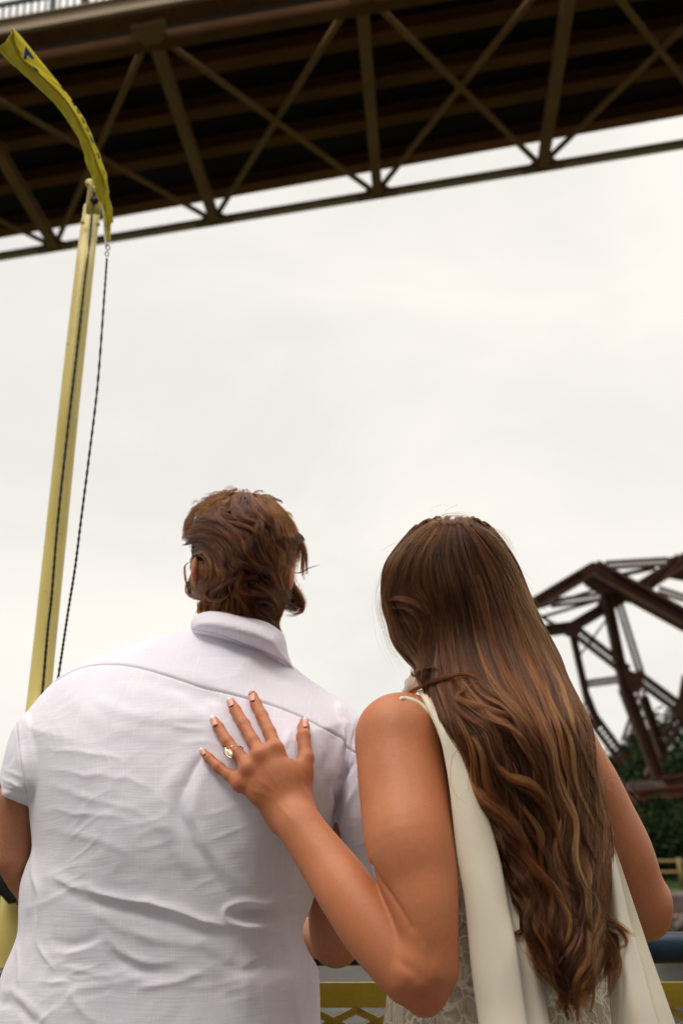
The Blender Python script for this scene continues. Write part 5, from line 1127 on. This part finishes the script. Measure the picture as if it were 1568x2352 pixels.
# fine flyaways that leave the outline
n = 420; rt_ = inside(OW, n, rg, LO, HI, 0); k_ = OW(rt_[:, 0], rt_[:, 1]) < 40; rt_ = rt_[k_]; n = len(rt_); sets.append(locks(fw, NW, rt_, rg.uniform(60, 260, n), 30, 3, rg.uniform(4, 18, n), rg.uniform(.0, .02, n), wav, .00011, tonef(rt_), 4, spread=(.2, 1, 2.4), frizz=5.5))
def lockpx(pts3, n, r0, r1, tone, seed, rs=.00016, frz=1.0, tj=.15, tin=True):
    """a single drawn lock; pts3 (u, v, d)"""
    rg2 = np.random.default_rng(seed); c = crom([P(*q) for q in pts3], 8); K = len(c); s = np.linspace(0, 1, K); T = np.gradient(c, axis=0); T /= np.linalg.norm(T, axis=1)[:, None]; vw = np.array([0, -1, .3]); st0 = .22 if tin else 0; X = np.cross(T, vw); X /= np.linalg.norm(X, axis=1)[:, None]; Y = np.cross(X, T)
    rr = np.sqrt(rg2.uniform(0, 1, n)); an = rg2.uniform(0, 6.28, n); pr = np.interp(s, [0, .4, .75, 1], [r0*(.25 if tin else 1), max(r0, r1)*.85, (r0+r1)*.4, r1*.6]); L_ = []
    for i in range(n):
        fz = sum(rg2.normal()*np.sin(s*f+rg2.uniform(0, 6.28))/f for f in (3, 7, 12))*.0012*frz*(.3+s); en = rg2.uniform(.75, 1.0); p = c+X*(rr[i]*math.cos(an[i])*pr+fz)[:, None]+Y*(rr[i]*math.sin(an[i])*pr*.6)[:, None]
        sb_ = rg2.uniform(0, st0); en = rg2.uniform(.6, 1.0)**.7; p = np.stack([np.interp(sb_+s*(en-sb_), s, p[:, k]) for k in range(3)], 1); L_.append(p)
    W = np.array(L_); t_ = np.interp(s, [0, .15, .7, 1], [.3, 1, .9, .2]); return W, np.broadcast_to(rs*t_, W.shape[:2]), np.clip(tone+rg2.normal(0, tj, n), 0, 1)
def emit(name, S, mt, parent):
    by = {}
    for W, r_, t_ in S: by.setdefault(W.shape[1], []).append((W, r_, t_))
    # one object: resample everything to a common point count
    K = max(by); Ws, Rs, Ts = [], [], []
    for k, lst in by.items():
        for W, r_, t_ in lst:
            if k != K:
                x = np.linspace(0, k-1, K); i = np.minimum(x.astype(int), k-2); f = (x-i); W = W[:, i]*(1-f)[None, :, None]+W[:, i+1]*f[None, :, None]; r_ = np.asarray(r_)[:, i]*(1-f)+np.asarray(r_)[:, i+1]*f
            Ws.append(W); Rs.append(np.asarray(r_)); Ts.append(t_)
    return curves(name, np.concatenate(Ws), np.concatenate(Rs), np.concatenate(Ts), mt, parent)
def sfd(pts, sfn, lift): return [(a, b_, float(sfn(np.array([float(a)]), np.array([float(b_)]))[0])-l_) for (a, b_), l_ in zip(pts, np.broadcast_to(lift, len(pts)))]
sets += [lockpx(sfd([(1095, 1556), (1060, 1548), (1025, 1556), (985, 1568), (955, 1582), (932, 1592), (920, 1583)], NW, [.012, .014, .014, .012, .01, 0, 0]), 90, .004, .0015, .45, 5, .00015, 1.3),
 lockpx(sfd([(1010, 1536), (985, 1534), (962, 1545), (950, 1552), (945, 1546), (944, 1530)], NW, [.01, .012, .01, .006, 0, 0]), 60, .0035, .0012, .3, 6, .00015, 1.0),
 lockpx(sfd([(1100, 1560), (1050, 1600), (1110, 1625), (1180, 1650), (1225, 1700)], NW, .012), 60, .003, .005, .6, 7),
 lockpx(sfd([(1330, 2050), (1365, 2090), (1400, 2112), (1440, 2140), (1460, 2150)], NW, .012), 70, .006, .006, .45, 8, .00015, 2.2),
 lockpx(sfd([(1360, 2080), (1390, 2120), (1420, 2135), (1438, 2160), (1428, 2176), (1400, 2170)], NW, .012), 40, .003, .002, .4, 9),
 lockpx(sfd([(1350, 2100), (1390, 2140), (1420, 2200), (1418, 2240), (1402, 2262)], NW, .012), 40, .004, .002, .45, 10, .00015, 1.5),
 lockpx(sfd([(1320, 2200), (1310, 2260), (1290, 2300), (1275, 2330)], NW, .008), 90, .008, .004, .4, 12, .00015, 1.6), lockpx(sfd([(1260, 2180), (1270, 2240), (1300, 2280), (1330, 2286)], NW, .008), 90, .008, .003, .4, 13, .00015, 1.6),
 lockpx(sfd([(1170, 1960), (1184, 2010), (1190, 2050), (1205, 2090), (1230, 2120)], NW, .006), 70, .005, .002, .65, 15),
 lockpx(sfd([(1140, 1755), (1170, 1785), (1215, 1800), (1250, 1835), (1270, 1880)], NW, .014), 150, .008, .006, .75, 16), lockpx(sfd([(1080, 1790), (1110, 1830), (1160, 1870), (1200, 1930), (1225, 1990)], NW, .013), 160, .010, .006, .7, 17),
 lockpx(sfd([(1195, 1950), (1230, 2000), (1270, 2040), (1300, 2090)], NW, .013), 120, .008, .005, .65, 18),
 lockpx(sfd([(880, 1385), (910, 1374), (945, 1382), (975, 1400), (990, 1430)], NW, .006), 40, .007, .006, .6, 20), lockpx(sfd([(893, 1400), (925, 1392), (955, 1405), (975, 1440), (965, 1480), (940, 1500)], NW, .006), 50, .009, .006, .5, 21),
 lockpx(sfd([(900, 1430), (925, 1420), (950, 1435), (955, 1465), (940, 1490)], NW, .005), 30, .008, .005, .4, 22),
 lockpx([(1010, 1192, 1.38), (990, 1178, 1.38), (1000, 1165, 1.38), (1030, 1160, 1.38), (1060, 1172, 1.38)], 4, .004, .012, .3, 23, .00005, 3), lockpx([(1015, 1192, 1.38), (1030, 1175, 1.38), (1055, 1162, 1.38), (1045, 1150, 1.38)], 3, .004, .01, .3, 24, .00005, 3),
 lockpx([(1110, 1210, 1.39), (1140, 1222, 1.38), (1166, 1250, 1.37), (1185, 1285, 1.37)], 26, .008, .010, .5, 25, .00007, 5), lockpx([(990, 1200, 1.39), (1020, 1186, 1.39), (1060, 1184, 1.39), (1100, 1196, 1.39)], 26, .005, .006, .4, 45, .00007, 4), lockpx([(885, 1330, 1.38), (872, 1390, 1.37), (884, 1440, 1.36), (905, 1500, 1.35), (935, 1545, 1.34)], 30, .006, .008, .5, 46, .00007, 4), lockpx([(1190, 1310, 1.36), (1215, 1370, 1.36), (1235, 1420, 1.34)], 14, .01, .012, .5, 26, .0001, 5),
 lockpx([(1350, 1780, 1.2), (1400, 1790, 1.2), (1450, 1830, 1.2), (1490, 1880, 1.2)], 7, .01, .02, .6, 27, .0001, 4), lockpx([(1340, 1700, 1.22), (1370, 1720, 1.22), (1380, 1780, 1.22), (1372, 1850, 1.22), (1400, 1880, 1.2)], 18, .012, .012, .6, 28, .0001, 3),
 lockpx([(1100, 1730, 1.18), (1060, 1720, 1.19), (1040, 1740, 1.19), (1035, 1790, 1.18), (1050, 1830, 1.17), (1090, 1850, 1.15)], 3, .001, .002, .4, 29, .0001, 1)]
emit('hair_strands', sets, M['hair_w'], ww)

# man's hair
m3 = lambda *p: [(345+.28*x, 1066+.28*y) for x, y in p]
gm = [m3((760, 195), (640, 225), (520, 280), (400, 360), (320, 460), (285, 600)), m3((760, 200), (705, 290), (700, 380), (750, 455), (850, 475)), m3((780, 200), (880, 320), (930, 420), (1000, 480), (1040, 560)),
 m3((800, 200), (960, 260), (1080, 370), (1150, 480), (1200, 590), (1225, 640)), m3((400, 470), (560, 470), (700, 490), (820, 530), (900, 590), (940, 650)), m3((300, 590), (420, 530), (560, 560), (660, 640), (690, 730)),
 m3((290, 645), (400, 600), (520, 650), (600, 740), (620, 830)), m3((340, 740), (420, 710), (480, 770), (500, 860), (490, 960), (430, 1020), (360, 990)), m3((900, 500), (860, 600), (850, 700), (900, 800)),
 m3((1050, 480), (1040, 600), (1100, 700), (1130, 800)), m3((1150, 560), (1180, 680), (1150, 800), (1100, 900)), m3((1100, 850), (1090, 960), (1140, 1060), (1210, 1120), (1225, 1170), (1180, 1210), (1100, 1190)),
 m3((560, 840), (620, 940), (540, 1030), (450, 1110), (430, 1200), (480, 1270)), m3((700, 830), (850, 870), (950, 880), (1020, 940)), m3((900, 930), (740, 950), (600, 980), (500, 1030)), m3((760, 900), (730, 980), (760, 1060), (850, 1070)),
 m3((650, 1000), (680, 1080), (800, 1100)), m3((900, 950), (1000, 1020), (1060, 1100), (1060, 1180), (1030, 1270)), m3((600, 1050), (560, 1150), (540, 1230), (520, 1290)), m3((720, 1080), (700, 1180), (715, 1290)), m3((800, 1100), (820, 1180), (900, 1260), (980, 1300)),
 m3((880, 1130), (960, 1120), (1060, 1170)), m3((310, 880), (290, 950), (310, 1040), (370, 1090), (430, 1080)), m3((640, 400), (560, 350), (590, 450), (640, 520))]
fm = Field(gm, (380, 1080), (740, 1470), 4, 4); OUT_H2 = Outline(np.array([(a, b_+max(0, b_-1330)*1.1) for a, b_ in OUT_H.c[::5]]), n=4); NM = near(OUT_H2, DH, .11, .088, 2.0); ms_ = []
rg = np.random.default_rng(5); nw = lambda p: 0*p[..., 1]+1.4
def tm(rt_): return np.clip(.36+.30*vnoise(np.stack([rt_[:, 0]*.05, rt_[:, 1]*.05, rt_[:, 0]*0], 1), 8)+rg.normal(0, .24, len(rt_)), .03, .9)
n = 1100; rt_ = inside(OUT_H, n, rg, (415, 1120), (695, 1416), 3); ms_.append(locks(fm, NM, rt_, rg.uniform(45, 120, n), 26, 30, rg.uniform(2, 6.5, n), rg.uniform(-.004, .008, n), nw, .00012, tm(rt_), 1, spread=(.7, 1, .3), frizz=1.1, tonej=.22))
n = 700; rt_ = inside(OUT_H, n, rg, (415, 1120), (695, 1416), 3); ms_.append(locks(fm, NM, rt_, rg.uniform(40, 100, n), 26, 8, rg.uniform(3, 8, n), rg.uniform(.002, .012, n), nw, .00013, np.clip(tm(rt_)+.22, 0, 1), 2, frizz=2.2))
edge = OUT_H(rt_[:, 0], rt_[:, 1]) < 18; rt2 = rt_[edge]; ms_.append(locks(fm, NM, rt2, rg.uniform(30, 70, len(rt2)), 20, 3, rg.uniform(3, 8, len(rt2)), rg.uniform(0, .01, len(rt2)), nw, .0001, tm(rt2), 3, spread=(.2, 1, 2), frizz=4))
def ML(pts, lift, n, r0, r1, tone, seed, **k): return lockpx(sfd(m3(*pts), NM, lift), n, r0, r1, tone, seed, **k)
ms_ += [ML([(1100, 860), (1160, 885), (1230, 890), (1310, 850), (1400, 825)], 0.0, 26, .0016, .0012, .2, 31, rs=.00015, frz=.6),
 ML([(1060, 1010), (1100, 1060), (1180, 1080), (1225, 1060), (1245, 1010)], .0, 24, .003, .003, .4, 32), ML([(1040, 1050), (1120, 1130), (1210, 1160), (1248, 1175), (1235, 1215), (1170, 1220), (1090, 1190)], 0, 34, .006, .003, .4, 33),
 ML([(1040, 1080), (1110, 1100), (1200, 1095), (1240, 1150), (1240, 1205)], 0, 22, .005, .003, .35, 34), ML([(1040, 1110), (1100, 1170), (1180, 1195), (1215, 1170)], 0, 22, .005, .003, .35, 35), ML([(1060, 1020), (1120, 1070), (1190, 1060), (1210, 1010), (1180, 990)], 0, 20, .003, .002, .3, 36),
 ML([(340, 800), (290, 830), (285, 900), (300, 980), (340, 1060), (400, 1100)], 0, 26, .003, .003, .4, 37), ML([(360, 960), (310, 970), (305, 1040), (340, 1085), (390, 1105), (450, 1090)], 0, 60, .005, .003, .4, 38), ML([(420, 980), (340, 1010), (330, 1060), (380, 1100), (450, 1090)], .004, 60, .005, .003, .45, 39),
 ML([(470, 1080), (425, 1140), (430, 1210), (470, 1265), (520, 1290)], .006, 90, .006, .002, .3, 40), ML([(520, 1080), (470, 1170), (500, 1250), (525, 1270), (535, 1230)], .006, 60, .005, .002, .3, 41), ML([(600, 1080), (560, 1170), (570, 1240), (600, 1262), (612, 1230)], .006, 50, .004, .002, .3, 42),
 ML([(700, 1100), (690, 1190), (710, 1250), (714, 1300)], .006, 30, .003, .0015, .3, 43), ML([(700, 1150), (730, 1220), (775, 1270)], .006, 30, .003, .0015, .3, 44), ML([(840, 1120), (860, 1190), (920, 1260), (985, 1300)], .006, 110, .009, .003, .3, 45),
 ML([(960, 1140), (1010, 1190), (1040, 1250), (1030, 1290)], .006, 60, .006, .002, .3, 46), ML([(420, 1110), (395, 1180), (372, 1230)], .004, 24, .003, .002, .4, 47),
 ML([(400, 590), (330, 590), (262, 605)], .002, 60, .004, .0015, .5, 48), ML([(420, 610), (330, 650), (255, 665)], .002, 60, .004, .0015, .5, 49), ML([(1180, 560), (1225, 580), (1245, 620), (1215, 650)], .0, 60, .005, .003, .5, 50),
 ML([(540, 270), (500, 250), (440, 250)], .0, 16, .004, .004, .5, 51, rs=.0001, frz=3), ML([(420, 330), (370, 300), (330, 350)], .0, 16, .004, .004, .5, 52, rs=.0001, frz=3), ML([(720, 210), (650, 190), (590, 215)], .0, 20, .005, .004, .6, 53, rs=.0001, frz=3)]
for lk, lf, nn2, tn, sd2 in ((((480, 470), (560, 465), (700, 490), (820, 530), (900, 590), (940, 650)), .006, 60, .55, 60), (((560, 300), (600, 400), (700, 440), (740, 380)), .006, 50, .5, 61), (((700, 240), (700, 350), (760, 450), (870, 470)), .006, 50, .5, 62), (((900, 950), (760, 930), (640, 980), (500, 1030)), .006, 60, .5, 63),
    (((330, 760), (430, 720), (500, 790), (510, 900), (470, 980)), .010, 80, .6, 64), (((740, 920), (720, 1000), (770, 1060), (850, 1075)), .012, 60, .55, 65), (((820, 250), (850, 330), (870, 400), (950, 460)), .009, 60, .6, 66), (((480, 1010), (460, 1080), (560, 1120), (640, 1080)), .010, 60, .5, 67), (((960, 860), (1020, 960), (1070, 1040)), .010, 60, .6, 68)):
    ms_.append(ML(lk, lf, nn2, .006, .003, tn, sd2))
oc = OUT_H.c; ctr2 = oc.mean(0)
for k in range(34):
    i = rg.integers(0, len(oc)); p = oc[i]
    if p[1] > 1300: continue
    tn_ = oc[(i+3) % len(oc)]-oc[i-3]; tn_ /= np.linalg.norm(tn_)+1e-9; o_ = (p-ctr2)/np.linalg.norm(p-ctr2)
    if tn_[1]*(1 if p[1] > 1150 else 0)+(tn_[0]*np.sign(p[0]-560) if p[1] <= 1150 else 0) < 0: tn_ = -tn_
    a_ = rg.uniform(14, 34); b2 = rg.uniform(-3, 3)
    ms_.append(lockpx(sfd([p-o_*12-tn_*a_*.5, p-o_*3, p+o_*b2+tn_*a_*.5, p+o_*(b2*.6-2)+tn_*a_], NM, .001), 22, .0035, .002, float(rg.uniform(.15, .6)), 200+k, rs=.00012, frz=1.2))
emit('hair_strands', ms_, M['hair_m'], mh)
